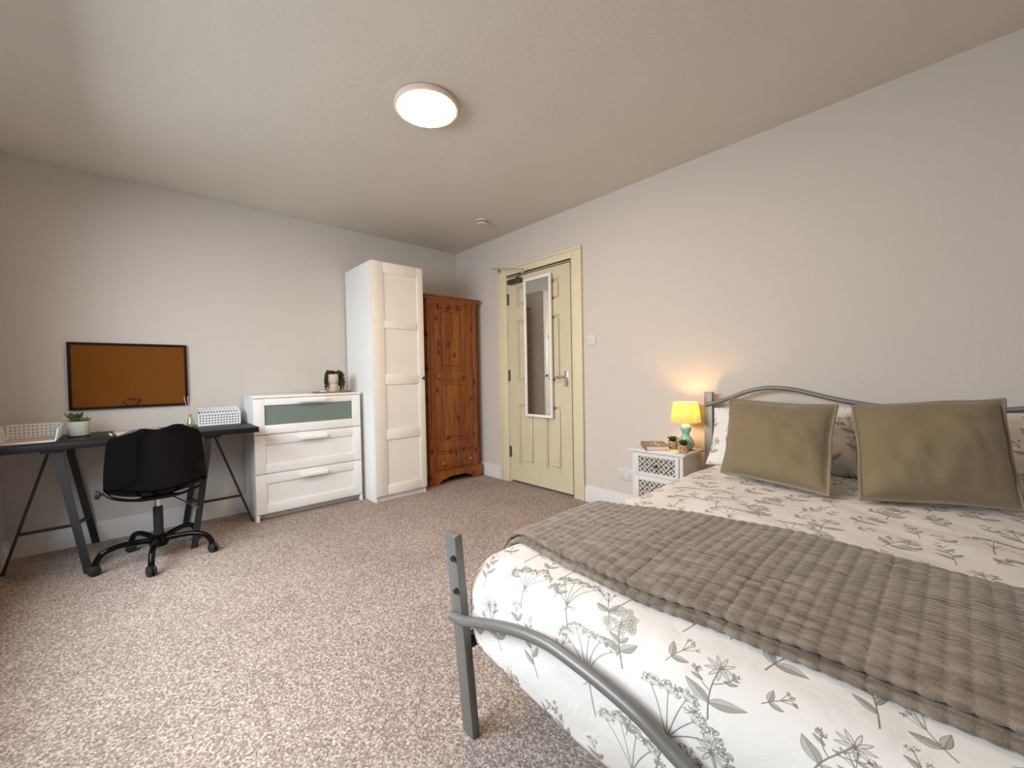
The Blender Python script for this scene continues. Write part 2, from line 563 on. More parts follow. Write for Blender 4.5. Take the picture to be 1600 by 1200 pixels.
M = dict(
    wall=wallpaper('ribbed_wallpaper', (0.63, 0.59, 0.55), 0),
    wall_warm=wallpaper('ribbed_warm_wallpaper', (0.62, 0.565, 0.51), 0),  # same rib pattern with a slightly warmer base tint, right wall only
    ceiling=mat('ceiling_paint', (0.70, 0.655, 0.59), .85, var=.03, vscale=1.2, bump=.25, bscale=70, spec=.2),
    carpet=carpet_mat(),
    trim=mat('white_trim_paint', (0.66, 0.645, 0.63), .45, var=.02),
    cream=mat('cream_gloss_paint', (0.72, 0.64, 0.44), .38, var=.04, vscale=3),
    cream_door=mat('cream_door_paint', (0.62, 0.55, 0.385), .38, var=.03, vscale=3),
    white=mat('white_foil', (0.84, 0.84, 0.82), .35, var=.015),
    warmwhite=mat('cream_white_foil', (0.83, 0.80, 0.73), .35, var=.015),
    frost=mat('frosted_glass', (0.17, 0.225, 0.20), .35, var=.04, vscale=2),
    pine=pine_mat(),
    pine_dark=mat('pine_knob', (0.42, 0.13, 0.022), .35, var=.15, vscale=20),
    blackwood=mat('black_brown_foil', (0.012, 0.010, 0.010), .45, var=.2, vscale=10, spec=.18),
    rawboard=mat('raw_board', (0.30, 0.13, 0.06), .7, var=.1),
    steel_grey=mat('grey_lacquered_steel', (0.020, 0.021, 0.024), .5, metal=.1, var=.08),
    black_plastic=mat('black_gloss_plastic', (0.003, 0.003, 0.0035), .11, var=.05, spec=.17),
    black_matt=mat('black_matt_plastic', (0.012, 0.012, 0.012), .5, var=.1),
    chrome=mat('chrome', (0.75, 0.75, 0.76), .15, metal=1, var=.02),
    bedsteel=mat('silver_grey_bed_steel', (0.185, 0.185, 0.175), .42, metal=.3, var=.04),
    print=print_mat(),
    mattress=mat('mattress_cloth', (0.74, 0.72, 0.69), .9),
    fleece=fleece_mat(),
    velvet=mat('taupe_velvet', (0.212, 0.160, 0.092), .8, var=.05, vscale=9, bump=.4, bscale=220, sheen=.25, spec=.15),
    piping=mat('taupe_piping', (0.255, 0.21, 0.145), .8, var=.1, spec=.15),
    cork=mat('cork', (0.175, 0.060, 0.006), .8, var=.10, vscale=180, spec=.15),
    corkframe=mat('dark_wood_frame', (0.014, 0.006, 0.004), .6, var=.2, spec=.15),
    pin=mat('dark_pin', (0.05, 0.006, 0.004), .35),
    ceramic_speckle=mat('speckled_stoneware', (0.48, 0.47, 0.44), .8, var=.28, vscale=160, bump=.4, bscale=160),
    soil=mat('soil', (0.04, 0.028, 0.02), .95, var=.3, vscale=80),
    leaf=mat('succulent_leaf', (0.055, 0.10, 0.03), .5, var=.35, vscale=25),
    leaf_light=mat('succulent_leaf_light', (0.17, 0.22, 0.06), .5, var=.3, vscale=25),
    leaf_dark=mat('trailing_leaf', (0.045, 0.065, 0.016), .55, var=.4, vscale=60),
    metalwhite=mat('white_lacquered_metal', (0.80, 0.81, 0.82), .4, var=.02),
    paper=mat('beige_paper', (0.56, 0.43, 0.34), .7, var=.1),
    pages=mat('page_edges', (0.70, 0.62, 0.50), .8, var=.1, vscale=90),
    bookcover=mat('grey_brown_cover', (0.20, 0.155, 0.125), .55, var=.1),
    penwhite=mat('white_pen', (0.85, 0.84, 0.80), .3),
    glass=glass_mat('bottle_glass', (.90, .94, .88), .12),
    pane=glass_mat('window_pane', (1, 1, 1), .05),
    oil=mat('amber_oil', (0.42, 0.38, 0.16), .1),
    reed=mat('pale_reed', (0.72, 0.60, 0.47), .8),
    traywood=mat('tray_wood', (0.36, 0.21, 0.14), .5, var=.2, vscale=12),
    beigeceramic=mat('beige_ceramic', (0.56, 0.45, 0.37), .6, var=.05),
    rattan=mat('taupe_backing', (0.16, 0.115, 0.080), .8, var=.1),
    nightwhite=mat('white_distressed_paint', (0.66, 0.64, 0.61), .5, var=.03),
    shade=shade_mat(),
    turquoise=mat('turquoise_glaze', (0.22, 0.50, 0.45), .15, var=.12, vscale=20, coat=.4),
    bulb=emit_mat('lamp_bulb_glass', (1.0, 0.57, 0.21), 200.0),
    diffuser=emit_mat('led_diffuser', (1.0, 0.63, 0.345), 128.0),
    lightrim=mat('light_rim', (0.74, 0.60, 0.50), .5),
    plasticwhite=mat('white_plastic', (0.64, 0.62, 0.60), .35, var=.02),
    detector=mat('detector_plastic', (0.66, 0.58, 0.47), .45, var=.02),
    shadow_sheet=mat('shadow_sheet_grey', (0.20, 0.21, 0.22), .7),
    dark=mat('dark_recess', (0.02, 0.018, 0.016), .8),
    brass=mat('aged_hinge', (0.20, 0.16, 0.10), .4, metal=.8, var=.2, vscale=60),
    pewter=mat('pewter_knob', (0.10, 0.085, 0.07), .4, metal=.7, var=.1),
    mosaic=mat('mosaic_glass', (0.40, 0.26, 0.15), .25, var=.75, vscale=70),
    stone=mat('pale_stone', (0.70, 0.71, 0.68), .5),
    lettering=mat('pale_lettering', (0.62, 0.56, 0.50), .6),
)
mm, tt_, pp = nt('mirror_glass')
pp.inputs['Base Color'].default_value = (0.86, 0.87, 0.86, 1)
pp.inputs['Metallic'].default_value = 1
pp.inputs['Roughness'].default_value = 0.015
M['mirror'] = mm


# ------------------------------------------------------------------ mesh helpers
class MB:
    """collects shapes, in world coordinates, for ONE mesh object"""

    def __init__(self):
        self.bm = bmesh.new()

    def box(self, x0, x1, y0, y1, z0, z1, bev=0.0, seg=2, xf=None):
        vs = [self.bm.verts.new((x, y, z)) for x in (x0, x1) for y in (y0, y1) for z in (z0, z1)]
        q = [(0, 1, 3, 2), (4, 6, 7, 5), (0, 4, 5, 1), (2, 3, 7, 6), (0, 2, 6, 4), (1, 5, 7, 3)]
        fs = [self.bm.faces.new([vs[i] for i in a]) for a in q]
        res = vs
        if bev:
            es = list({e for fc in fs for e in fc.edges})
            g = bmesh.ops.bevel(self.bm, geom=es, offset=bev, segments=seg, affect='EDGES', profile=.5)
            res = list({v for fc in g['faces'] for v in fc.verts})
            res += [v for v in vs if v.is_valid and v not in res]
        if xf is not None:
            for v in res:
                v.co = xf @ v.co
        return self

    def bar(self, a, b, w, h, side=None, bev=0.0):
        """rectangular bar from a to b; w along `side`, h across"""
        a, b = Vector(a), Vector(b)
        z = (b - a).normalized()
        s = Vector(side) if side else (Vector((0, 0, 1)) if abs(z.z) < .9 else Vector((1, 0, 0)))
        x = (s - z * s.dot(z)).normalized()
        y = z.cross(x)
        xf = Matrix((x, y, z)).transposed().to_4x4()
        xf.translation = a
        return self.box(-w / 2, w / 2, -h / 2, h / 2, 0, (b - a).length, bev, xf=xf)

    def tube(self, pts, r, seg=10, closed=False, caps=True, squash=1.0):
        pts = [Vector(p) for p in pts]
        n = len(pts)
        rings = []
        up = None
        for i, p in enumerate(pts):
            if closed:
                t = (pts[(i + 1) % n] - pts[i - 1]).normalized()
            else:
                t = (pts[min(i + 1, n - 1)] - pts[max(i - 1, 0)]).normalized()
            if up is None:
                up = Vector((0, 0, 1)) if abs(t.z) < .9 else Vector((1, 0, 0))
            up = (up - t * up.dot(t)).normalized()
            x = t.cross(up)
            rr = r[i] if isinstance(r, (list, tuple)) else r
            rings.append([self.bm.verts.new(p + x * math.cos(2 * PI * k / seg) * rr + up * math.sin(2 * PI * k / seg) * rr * squash) for k in range(seg)])
        m_ = n if closed else n - 1
        for i in range(m_):
            A, B = rings[i], rings[(i + 1) % n]
            for k in range(seg):
                self.bm.faces.new((A[k], A[(k + 1) % seg], B[(k + 1) % seg], B[k]))
        if caps and not closed:
            self.bm.faces.new(rings[0][::-1])
            self.bm.faces.new(rings[-1])
        return self

    def lathe(self, prof, c=(0, 0, 0), seg=32, xf=None, sx=1.0, sy=1.0):
        c = Vector(c)
        rings = []
        for (rr, z) in prof:
            if rr < 1e-6:
                rings.append([self.bm.verts.new((0, 0, z))])
            else:
                rings.append([self.bm.verts.new((rr * sx * math.cos(2 * PI * k / seg), rr * sy * math.sin(2 * PI * k / seg), z)) for k in range(seg)])
        for A, B in zip(rings, rings[1:]):
            if len(A) == 1 and len(B) == 1:
                continue
            for k in range(seg):
                k2 = (k + 1) % seg
                if len(A) == 1:
                    self.bm.faces.new((A[0], B[k2], B[k]))
                elif len(B) == 1:
                    self.bm.faces.new((A[k], A[k2], B[0]))
                else:
                    self.bm.faces.new((A[k], A[k2], B[k2], B[k]))
        for R_ in rings:
            for v in R_:
                v.co = (xf @ v.co if xf is not None else v.co) + c
        return self

    def prism(self, poly, fn, a, b):
        """extrude 2-D poly between a and b; fn(u, v, w) gives the point"""
        A = [self.bm.verts.new(fn(u, v, a)) for u, v in poly]
        B = [self.bm.verts.new(fn(u, v, b)) for u, v in poly]
        n = len(poly)
        self.bm.faces.new(A[::-1])
        self.bm.faces.new(B)
        for i in range(n):
            self.bm.faces.new((A[i], A[(i + 1) % n], B[(i + 1) % n], B[i]))
        return self

    def grid(self, rows):
        V = [[self.bm.verts.new(p) for p in row] for row in rows]
        for a, b in zip(V, V[1:]):
            for i in range(len(a) - 1):
                self.bm.faces.new((a[i], a[i + 1], b[i + 1], b[i]))
        return V

    def leaf(self, base, d, n, L, W, th=.004):
        """thick pointed leaf from base along d, facing n"""
        base, d, n = Vector(base), Vector(d).normalized(), Vector(n)
        n = (n - d * n.dot(d)).normalized()
        s = d.cross(n)
        top, bot = [], []
        for t, w in ((0, .35), (.3, .8), (.62, 1.0), (.85, .65), (1.0, .05)):
            p = base + d * L * t + n * L * .18 * t * t
            top.append([p - s * W * w / 2, p + n * th * (1 - t * .6), p + s * W * w / 2])
            bot.append(p - n * th * (1 - t * .6))
        T = [[self.bm.verts.new(q) for q in row] for row in top]
        B = [self.bm.verts.new(q) for q in bot]
        for i in range(4):
            for k in range(2):
                self.bm.faces.new((T[i][k], T[i][k + 1], T[i + 1][k + 1], T[i + 1][k]))
            self.bm.faces.new((T[i][0], T[i + 1][0], B[i + 1], B[i]))
            self.bm.faces.new((T[i][2], B[i], B[i + 1], T[i + 1][2]))
        return self


def wloc(o):
    v = Vector((0, 0, 0))
    while o is not None:
        v = v + o.location
        o = o.parent
    return v


def obj(name, mb, m, parent=None, at=None, smooth=True, ang=38, recalc=True):
    bm = mb.bm if isinstance(mb, MB) else mb
    if recalc:
        bmesh.ops.recalc_face_normals(bm, faces=bm.faces)
    me = bpy.data.meshes.new(name)
    off = wloc(parent) if parent is not None else (Vector(at) if at is not None else Vector((0, 0, 0)))
    for v in bm.verts:
        v.co -= off
    bm.to_mesh(me)
    bm.free()
    me.materials.append(M[m])
    if smooth:
        for p in me.polygons:
            p.use_smooth = True
        me.set_sharp_from_angle(angle=math.radians(ang))
    o = bpy.data.objects.new(name, me)
    COL.objects.link(o)
    if parent is not None:
        o.parent = parent
    else:
        o.location = off
    return o


def tag(o, label, cat, group=None):
    o['label'], o['category'] = label, cat
    if group:
        o['group'] = group
    return o


def thing(name, loc, label, cat, group=None):
    o = bpy.data.objects.new(name, None)
    o.empty_display_size = .1
    o.location = loc
    COL.objects.link(o)
    return tag(o, label, cat, group)


def struct(name, mb, m, parent=None, label=None, **kw):
    o = obj(name, mb, m, parent, **kw)
    if parent is None:
        o['kind'] = 'structure'
        if label:
            o['label'] = label
    return o


def rect_frame(mb, fn, u0, u1, v0, v1, wu, wv, a, b, bev=0.0):
    """four rails as boxes; fn maps (u0,u1,v0,v1,a,b) to box args"""
    for q in ((u0, u0 + wu, v0, v1), (u1 - wu, u1, v0, v1), (u0 + wu, u1 - wu, v0, v0 + wv), (u0 + wu, u1 - wu, v1 - wv, v1)):
        mb.box(*fn(*q, a, b), bev)
    return mb


XF = lambda u0, u1, v0, v1, a, b: (a, b, u0, u1, v0, v1)      # front faces along x: u = y
YF = lambda u0, u1, v0, v1, a, b: (u0, u1, a, b, v0, v1)      # front faces along y: u = x


def spline(pts, n=8):
    """Catmull-Rom through pts"""
    P = [Vector(p) for p in pts]
    P = [P[0] * 2 - P[1]] + P + [P[-1] * 2 - P[-2]]
    out = []
    for i in range(1, len(P) - 2):
        for k in range(n):
            t = k / n
            a, b, c, d_ = P[i - 1], P[i], P[i + 1], P[i + 2]
            out.append(.5 * ((2 * b) + (c - a) * t + (2 * a - 5 * b + 4 * c - d_) * t * t + (3 * b - a - 3 * c + d_) * t ** 3))
    out.append(P[-2])
    return out


# ------------------------------------------------------------------ the room
XR, YF_, ZC = 4.75, -3.42, 2.51          # side wall, window wall, ceiling
T = 0.12
struct('floor', MB().box(-T, XR + T, YF_ - .3, .3, -.1, 0), 'carpet', label='beige-brown flecked twist pile carpet floor')
struct('ceiling', MB().box(-T, XR + T, YF_ - .3, .3, ZC, ZC + .1), 'ceiling', label='off-white painted ceiling')
struct('wall_left', MB().box(-T, 0, YF_ - .3, .3, 0, ZC), 'wall', label='white wall behind the desk and drawers')
DX0, DX1, DZ1 = 0.872, 1.715, 2.075       # door opening
w = MB()
w.box(0, DX0, 0, .10, 0, ZC).box(DX1, XR, 0, .10, 0, ZC).box(DX0, DX1, 0, .10, DZ1, ZC).box(DX0 - .05, DX1 + .05, .10, .3, 0, DZ1 + .05)
struct('wall_right', w, 'wall_warm', label='off-white ribbed wall behind the bed and door')
struct('wall_side', MB().box(XR, XR + T, YF_ - .3, .3, 0, ZC), 'wall')
w = MB()
w.box(0, WX0, YF_ - .14, YF_, 0, ZC).box(WX1, XR, YF_ - .14, YF_, 0, ZC).box(WX0, WX1, YF_ - .14, YF_, 0, WZ0).box(WX0, WX1, YF_ - .14, YF_, WZ1, ZC)
struct('wall_front', w, 'wall')
w1 = MB()
rect_frame(w1, YF, WX0, WX1, WZ0, WZ1, .05, .05, YF_ - .12, YF_ - .06)
w1.box((WX0 + WX1) / 2 - .025, (WX0 + WX1) / 2 + .025, YF_ - .12, YF_ - .06, WZ0 + .05, WZ1 - .05)
w1.box(WX0 + .002, WX1 - .002, YF_ - .06, YF_ + .001, WZ0 + .0005, WZ0 + .012)
w1.box(WX0 - .03, WX1 + .03, YF_ + .001, YF_ + .05, WZ0 - .03, WZ0 + .012)
win = struct('window_1', w1, 'trim', label='white framed window behind the viewer')
for a, b in ((WX0 + .05, (WX0 + WX1) / 2 - .025), ((WX0 + WX1) / 2 + .025, WX1 - .05)):
    obj('pane', MB().box(a, b, YF_ - .093, YF_ - .089, WZ0 + .05, WZ1 - .05), 'pane', win)


def skirting(name, segs, m='trim'):
    w = MB()
    prof = [(0, 0), (.018, 0), (.018, .105), (.013, .112), (.013, .122), (.007, .135), (0, .138)]
    for (fn, a, b) in segs:
        w.prism(prof, fn, a, b)
    return struct(name, w, m)


skirting('baseboard_left', [(lambda u, v, w: (u, w, v), YF_, 0)])
skirting('baseboard_right', [(lambda u, v, w: (w, -u, v), .018, .748), (lambda u, v, w: (w, -u, v), 1.832, XR - .018)])
skirting('baseboard_side', [(lambda u, v, w: (XR - u, w, v), YF_, 0)])
skirting('baseboard_front', [(lambda u, v, w: (w, YF_ + u, v), .018, XR - .018)])

# ---- door with its frame
fr = MB()
for a, b in ((.75, .875), (1.715, 1.83)):
    fr.box(a, b, -.016, 0, 0, 2.165 if a > 1 else 2.165, .003)
fr.box(.875, 1.715, -.016, 0, 2.085, 2.165, .003)
fr.box(.75, .772, -.026, -.016, 0, 2.165, .004).box(1.808, 1.83, -.026, -.016, 0, 2.165, .004).box(.772, 1.808, -.026, -.016, 2.145, 2.165, .004)
fr.box(DX0, DX0 + .012, 0, .10, 0, DZ1).box(DX1 - .014, DX1, .004, .10, 0, DZ1).box(DX0, DX1, 0, .10, DZ1 - .006, DZ1 + .012)
trim = struct('trim_1', fr, 'cream', label='cream gloss painted door frame')
LX0, LX1, LZ0, LZ1 = 0.888, 1.692, 0.022, 2.058
door = thing('door_1', ((LX0 + LX1) / 2, 0.03, 0), 'cream six-panel door in a cream frame, hung with a long mirror', 'door')
del door['category']
door['kind'] = 'structure'
pan = [(1.010, 1.222), (1.375, 1.575)]
rows = [(.195, .80), (1.01, 1.63), (1.75, 1.96)]
lf = MB()
yb, yf = .040, .002
xs = [LX0, pan[0][0], pan[0][1], pan[1][0], pan[1][1], LX1]
for a, b in ((xs[0], xs[1]), (xs[2], xs[3]), (xs[4], xs[5])):
    lf.box(a, b, yf, yb, LZ0, LZ1)
zs = [LZ0, rows[0][0], rows[0][1], rows[1][0], rows[1][1], rows[2][0], rows[2][1], LZ1]
for a, b in pan:
    for k in (0, 2, 4, 6):
        lf.box(a, b, yf, yb, zs[k], zs[k + 1])
leafd = obj('door_leaf', lf, 'cream_door', door)
for a, b in pan:
    for c, e in rows:
        pm = MB()
        rect_frame(pm, YF, a, b, c, e, .016, .016, yf + .004, yb - .005, .003)
        pm.box(a + .016, b - .016, .022, yb - .004, c + .016, e - .016)
        pm.box(a + .034, b - .034, .006, .024, c + .034, e - .034, .011, 1)
        obj('panel', pm, 'cream_door', leafd)
for z in (.309, 1.081, 1.848):
    hg = MB().box(.872, .902, -.003, .0035, z - .055, z + .055, .001).tube([(.882, -.006, z - .055), (.882, -.006, z + .055)], .006, 8)
    obj('hinge', hg, 'brass', door)
hp = MB().box(1.618, 1.656, -.006, .003, .975, 1.112, .004)
hp.lathe([(0, 0), (.004, 0), (.004, .003), (0, .003)], xf=Matrix.Rotation(PI / 2, 4, 'X'), c=(1.637, -.006, 1.0), seg=10)
hd = obj('handle_plate', hp, 'chrome', door)
hl = MB().tube([(1.637, -.006, 1.062), (1.637, -.04, 1.062)], .009, 10)
hl.tube(spline([(1.637, -.045, 1.062), (1.60, -.047, 1.064), (1.56, -.046, 1.060), (1.53, -.045, 1.055)], 5), [.009] * 8 + [.008] * 7 + [.007], 10)
obj('lever', hl, 'chrome', hd)
# overhead closer
cb = MB().box(.925, 1.105, -.048, .002, 1.985, 2.032, .008).lathe([(0, 0), (.014, 0), (.014, .014), (0, .018)], (1.055, -.028, 2.032), 12)
clo = obj('door_closer', cb, 'pewter', door, )
clo['label'] = 'silver-grey overhead door closer'
ca = MB().bar((1.055, -.03, 2.048), (1.20, -.055, 2.080), .016, .006, (0, 1, 0)).bar((1.20, -.055, 2.088), (.80, -.10, 2.165), .014, .006, (0, 1, 0))
ca.lathe([(0, 0), (.010, 0), (.010, .018), (0, .018)], (1.20, -.055, 2.076), 10)
obj('closer_arm', ca, 'chrome', clo)
cs = MB().box(.775, .815, -.115, -.026, 2.157, 2.165, .002).box(.775, .815, -.032, -.026, 2.135, 2.165, .001)
obj('arm_bracket', cs, 'chrome', clo)

# long mirror hung on the door
mi = thing('hanging_mirror', (1.312, -.0, .684), 'tall narrow white-framed mirror hanging on the cream door', 'mirror')
TM = Matrix.Translation((1.134, -.004, 0)) @ Matrix.Rotation(math.radians(-1.15), 4, 'Z') @ Matrix.Translation((-1.134, .004, 0))
mf = MB()
rect_frame(mf, YF, 1.134, 1.491, .684, 2.002, .024, .024, -.026, -.004, .003)
mf.box(1.15, 1.475, -.012, -.004, .70, 1.985)
mf.bm.transform(TM)
obj('frame', mf, 'white', mi)
mg = MB().box(1.156, 1.469, -.018, -.0125, .706, 1.98)
mg.bm.transform(TM)
obj('glass', mg, 'mirror', mi)

# ---- light switch and socket on the right wall
sw = thing('light_switch', (1.915, 0, 1.363), 'white square light switch on the wall beside the door frame', 'switch')
obj('plate', MB().box(1.872, 1.958, -.009, -.0, 1.320, 1.406, .003), 'plasticwhite', sw)
obj('rocker', MB().box(1.906, 1.924, -.013, -.008, 1.345, 1.381, .002), 'plasticwhite', sw)
for x in (1.882, 1.948):
    obj('screw', MB().lathe([(0, 0), (.0035, 0), (.003, .0015), (0, .0015)], xf=Matrix.Rotation(PI / 2, 4, 'X'), c=(x, -.009, 1.363), seg=8), 'pewter', sw)
so = thing('wall_socket', (2.228, 0, .292), 'white double wall socket low on the wall beside the nightstand', 'socket')
obj('plate', MB().box(2.155, 2.301, -.009, 0, .249, .335, .003), 'plasticwhite', so)
for cx in (2.192, 2.264):
    for dx, dz, wx, wz in ((0, -.004 + .012, .004, .008), (-.011, -.012, .007, .0045), (.011, -.012, .007, .0045)):
        obj('pin_hole', MB().box(cx + dx - wx / 2, cx + dx + wx / 2, -.0096, -.0085, .285 + dz - wz / 2, .285 + dz + wz / 2), 'dark', so)
    obj('socket_switch', MB().box(cx - .007 + (.015 if cx < 2.22 else -.015), cx + .007 + (.015 if cx < 2.22 else -.015), -.0125, -.0085, .310, .327, .001), 'plasticwhite', so)

# ---- ceiling light and smoke detector
cl = thing('ceiling_light', (2.095, -1.645, ZC), 'glowing round flat white ceiling light', 'light')
prof = [(0, 0), (.150, 0), (.165, -.006), (.168, -.022), (.160, -.030), (.152, -.030)]
obj('rim', MB().lathe([(a, b) for a, b in prof] + [(.152, -.024), (0, -.024)], (2.095, -1.645, ZC), 48), 'lightrim', cl)
obj('diffuser', MB().lathe([(0, -.040), (.08, -.039), (.13, -.036), (.150, -.030), (.150, -.025), (0, -.025)], (2.095, -1.645, ZC), 48), 'diffuser', cl)
sd = thing('smoke_detector', (1.008, -.412, ZC), 'small round white smoke detector on the ceiling near the corner', 'detector')
obj('base', MB().lathe([(0, 0), (.062, 0), (.064, -.004), (.062, -.016), (0, -.016)], (1.008, -.412, ZC), 32), 'detector', sd)
obj('vent', MB().lathe([(0, -.016), (.050, -.016), (.050, -.024), (0, -.024)], (1.008, -.412, ZC), 32), 'dark', sd)
obj('cover', MB().lathe([(0, -.024), (.055, -.024), (.054, -.032), (.045, -.040), (0, -.042)], (1.008, -.412, ZC), 32), 'detector', sd)

# ------------------------------------------------------------------ white wardrobe
wy0, wy1, wxf, wz1 = -1.306, -.812, .600, 2.090
wd = thing('white_wardrobe', (.30, (wy0 + wy1) / 2, 0), 'tall white wardrobe with one four-panel door beside the chest of drawers', 'wardrobe')
wb = MB().box(.022, .578, wy0, wy0 + .018, 0, wz1).box(.022, .578, wy1 - .018, wy1, 0, wz1).box(.022, .578, wy0 + .018, wy1 - .018, wz1 - .018, wz1)
wb.box(.022, .03, wy0 + .018, wy1 - .018, .05, wz1 - .018).box(.03, .578, wy0 + .018, wy1 - .018, .05, .068)
obj('carcass', wb, 'white', wd)
obj('plinth', MB().box(.55, .566, wy0 + .018, wy1 - .018, 0, .05), 'white', wd)
dz0, dz1 = .055, 2.088
dm = MB()
sy = (-1.199, -.872)
rz = [(.140, .537), (.625, 1.022), (1.108, 1.515), (1.578, 1.998)]
dm.box(.580, wxf, wy0, sy[0], dz0, dz1, .0015).box(.580, wxf, sy[1], wy1 + .002, dz0, dz1, .0015)
ze = [dz0] + [z for p in rz for z in p] + [dz1]
for k in range(0, 10, 2):
    dm.box(.580, wxf, sy[0], sy[1], ze[k], ze[k + 1], .0015)
wdo = obj('door', dm, 'warmwhite', wd)
for a, b in rz:
    obj('panel', MB().box(.582, .592, sy[0], sy[1], a, b), 'warmwhite', wdo)
RYX = Matrix.Rotation(PI / 2, 4, 'Y')
kn = MB().lathe([(0, 0), (.007, 0), (.006, .010), (.012, .016), (.015, .022), (.011, .028), (0, .030)], (.600, -.834, 1.072), 16, RYX)
k_ = obj('knob', kn, 'pewter', wdo)
k_['label'] = 'small dark metal door knob'

# ------------------------------------------------------------------ pine wardrobe
px, py0, py1 = .46, -.690, -.078
pw = thing('pine_wardrobe', (.24, (py0 + py1) / 2, 0), 'orange varnished knotty pine wardrobe in the corner by the door', 'wardrobe')
pb = MB().box(.02, px, py0, py0 + .075, .12, 1.852).box(.02, px, py1 - .075, py1, .12, 1.852)
pb.box(.02, .03, py0 + .075, py1 - .075, .12, 1.852).box(.03, px, py0 + .075, py1 - .075, 1.815, 1.852).box(.03, px, py0 + .075, py1 - .075, .30, .325).box(.03, px, py0 + .075, py1 - .075, .10, .125)
for yy in (py0 + .035, py1 - .035):
    pb.tube([(px, yy, .33), (px, yy, 1.80)], .010, 8)
obj('carcass', pb, 'pine', pw)
co = MB().prism([(0, 1.852), (px + .004, 1.852), (px + .012, 1.862), (px + .016, 1.874), (px + .03, 1.88), (px + .03, 1.895), (0, 1.895)],
                lambda u, v, w: (max(u, .02), w, v), py0 - .028, py1 + .028)
obj('cornice', co, 'pine', pw)
pl = MB()
poly = [(py0 - .018, 0), (py0 + .085, 0), (py0 + .10, .022), (py0 + .13, .048), (py0 + .17, .050), (py0 + .215, .068)]
poly += [(-.384 * 2 - a, b) for a, b in poly[::-1]]
poly += [(py1 + .018, .128), (py0 - .018, .128)]
pl.prism(poly, lambda u, v, w: (w, u, v), px - .004, px + .022)
pl.box(.02, px - .004, py0 - .018, py0, 0, .128).box(.02, px - .004, py1, py1 + .018, 0, .128)
pl.box(.02, px + .016, py0 - .012, py1 + .012, .128, .140, .003)
obj('plinth', pl, 'pine', pw)
pd = MB()
a0, a1 = py0 + .077, py1 - .077
sy = (-.570, -.250)
pz = [(.415, 1.05), (1.14, 1.783)]
pd.box(px - .016, px + .006, a0, sy[0], .328, 1.812, .002).box(px - .016, px + .006, sy[1], a1, .328, 1.812, .002)
ze = [.328, .415, 1.05, 1.14, 1.783, 1.812]
for k in (0, 2, 4):
    pd.box(px - .016, px + .006, sy[0], sy[1], ze[k], ze[k + 1], .002)
pdo = obj('door', pd, 'pine', pw)
for a, b in pz:
    pm = MB()
    rect_frame(pm, XF, sy[0], sy[1], a, b, .018, .018, px - .014, px + .002, .004)
    pm.box(px - .016, px - .006, sy[0] + .018, sy[1] - .018, a + .018, b - .018)
    pm.box(px - .010, px + .003, sy[0] + .045, sy[1] - .045, a + .045, b - .045, .010, 1)
    obj('panel', pm, 'pine', pdo)


def pine_knob(y, z, x, parent):
    k = MB().lathe([(0, 0), (.010, 0), (.009, .010), (.018, .018), (.020, .026), (.015, .034), (0, .037)], (x, y, z), 16, RYX)
    return obj('knob', k, 'pine_dark', parent)


pine_knob(-.592, 1.088, px + .006, pdo)
pdr = obj('drawer', MB().box(px - .016, px + .006, a0, a1, .145, .297, .004), 'pine', pw)
pine_knob(-.552, .213, px + .006, pdr)
pine_knob(-.216, .215, px + .006, pdr)

# ------------------------------------------------------------------ chest of drawers
cy0, cy1, cxf, cz1 = -2.160, -1.342, .372, .960
ch = thing('chest_of_drawers', (.2, (cy0 + cy1) / 2, 0), 'white three-drawer chest with a grey-green glass strip in its top drawer', 'chest')
cb = MB().box(.022, cxf, cy0, cy0 + .016, 0, cz1 - .018).box(.022, cxf, cy1 - .016, cy1, 0, cz1 - .018).box(.022, .028, cy0 + .016, cy1 - .016, .06, cz1 - .018).box(.028, cxf - .012, cy0 + .016, cy1 - .016, .045, .060)
cb.box(.30, .315, cy0 + .016, cy1 - .016, 0, .045)
# drawer fronts stand proud of the sides, with feet of the side panels showing below
cb.box(cxf, cxf + .016, cy0, cy0 + .022, 0, .050).box(cxf, cxf + .016, cy1 - .022, cy1, 0, .050)
obj('carcass', cb, 'white', ch)
obj('top', MB().box(.022, cxf + .022, cy0 - .002, cy1 + .002, cz1 - .018, cz1, .002), 'white', ch)
dr = [(.663, .938, .732, .886, 'frost'), (.362, .658, .430, .582, 'white'), (.055, .357, .126, .284, 'white')]
for (a, b, c, e, pmat) in dr:
    dm = MB()
    u0, u1, p0, p1 = cy0 + .002, cy1 - .002, -2.086, -1.416
    dm.box(cxf + .001, cxf + .019, u0, p0, a, b, .0015).box(cxf + .001, cxf + .019, p1, u1, a, b, .0015)
    dm.box(cxf + .001, cxf + .019, p0, p1, a, c, .0015).box(cxf + .001, cxf + .019, p0, p1, e, b, .0015)
    do = obj('drawer', dm, 'white', ch)
    p_ = obj('panel', MB().box(cxf + .002, cxf + .0095, p0, p1, c, e), pmat, do)
    if pmat == 'frost':
        p_['label'] = 'grey-green frosted glass strip'
    hz = {.663: .913, .362: .612, .055: .311}[a]
    hm = MB().prism([(0, .010), (.030, .012), (.036, .006), (.036, -.012), (.031, -.014), (.029, 0), (0, -.002)],
                    lambda u, v, w: (cxf + .018 + u, w, hz + v), -1.858, -1.640)
    obj('handle', hm, 'white', do)

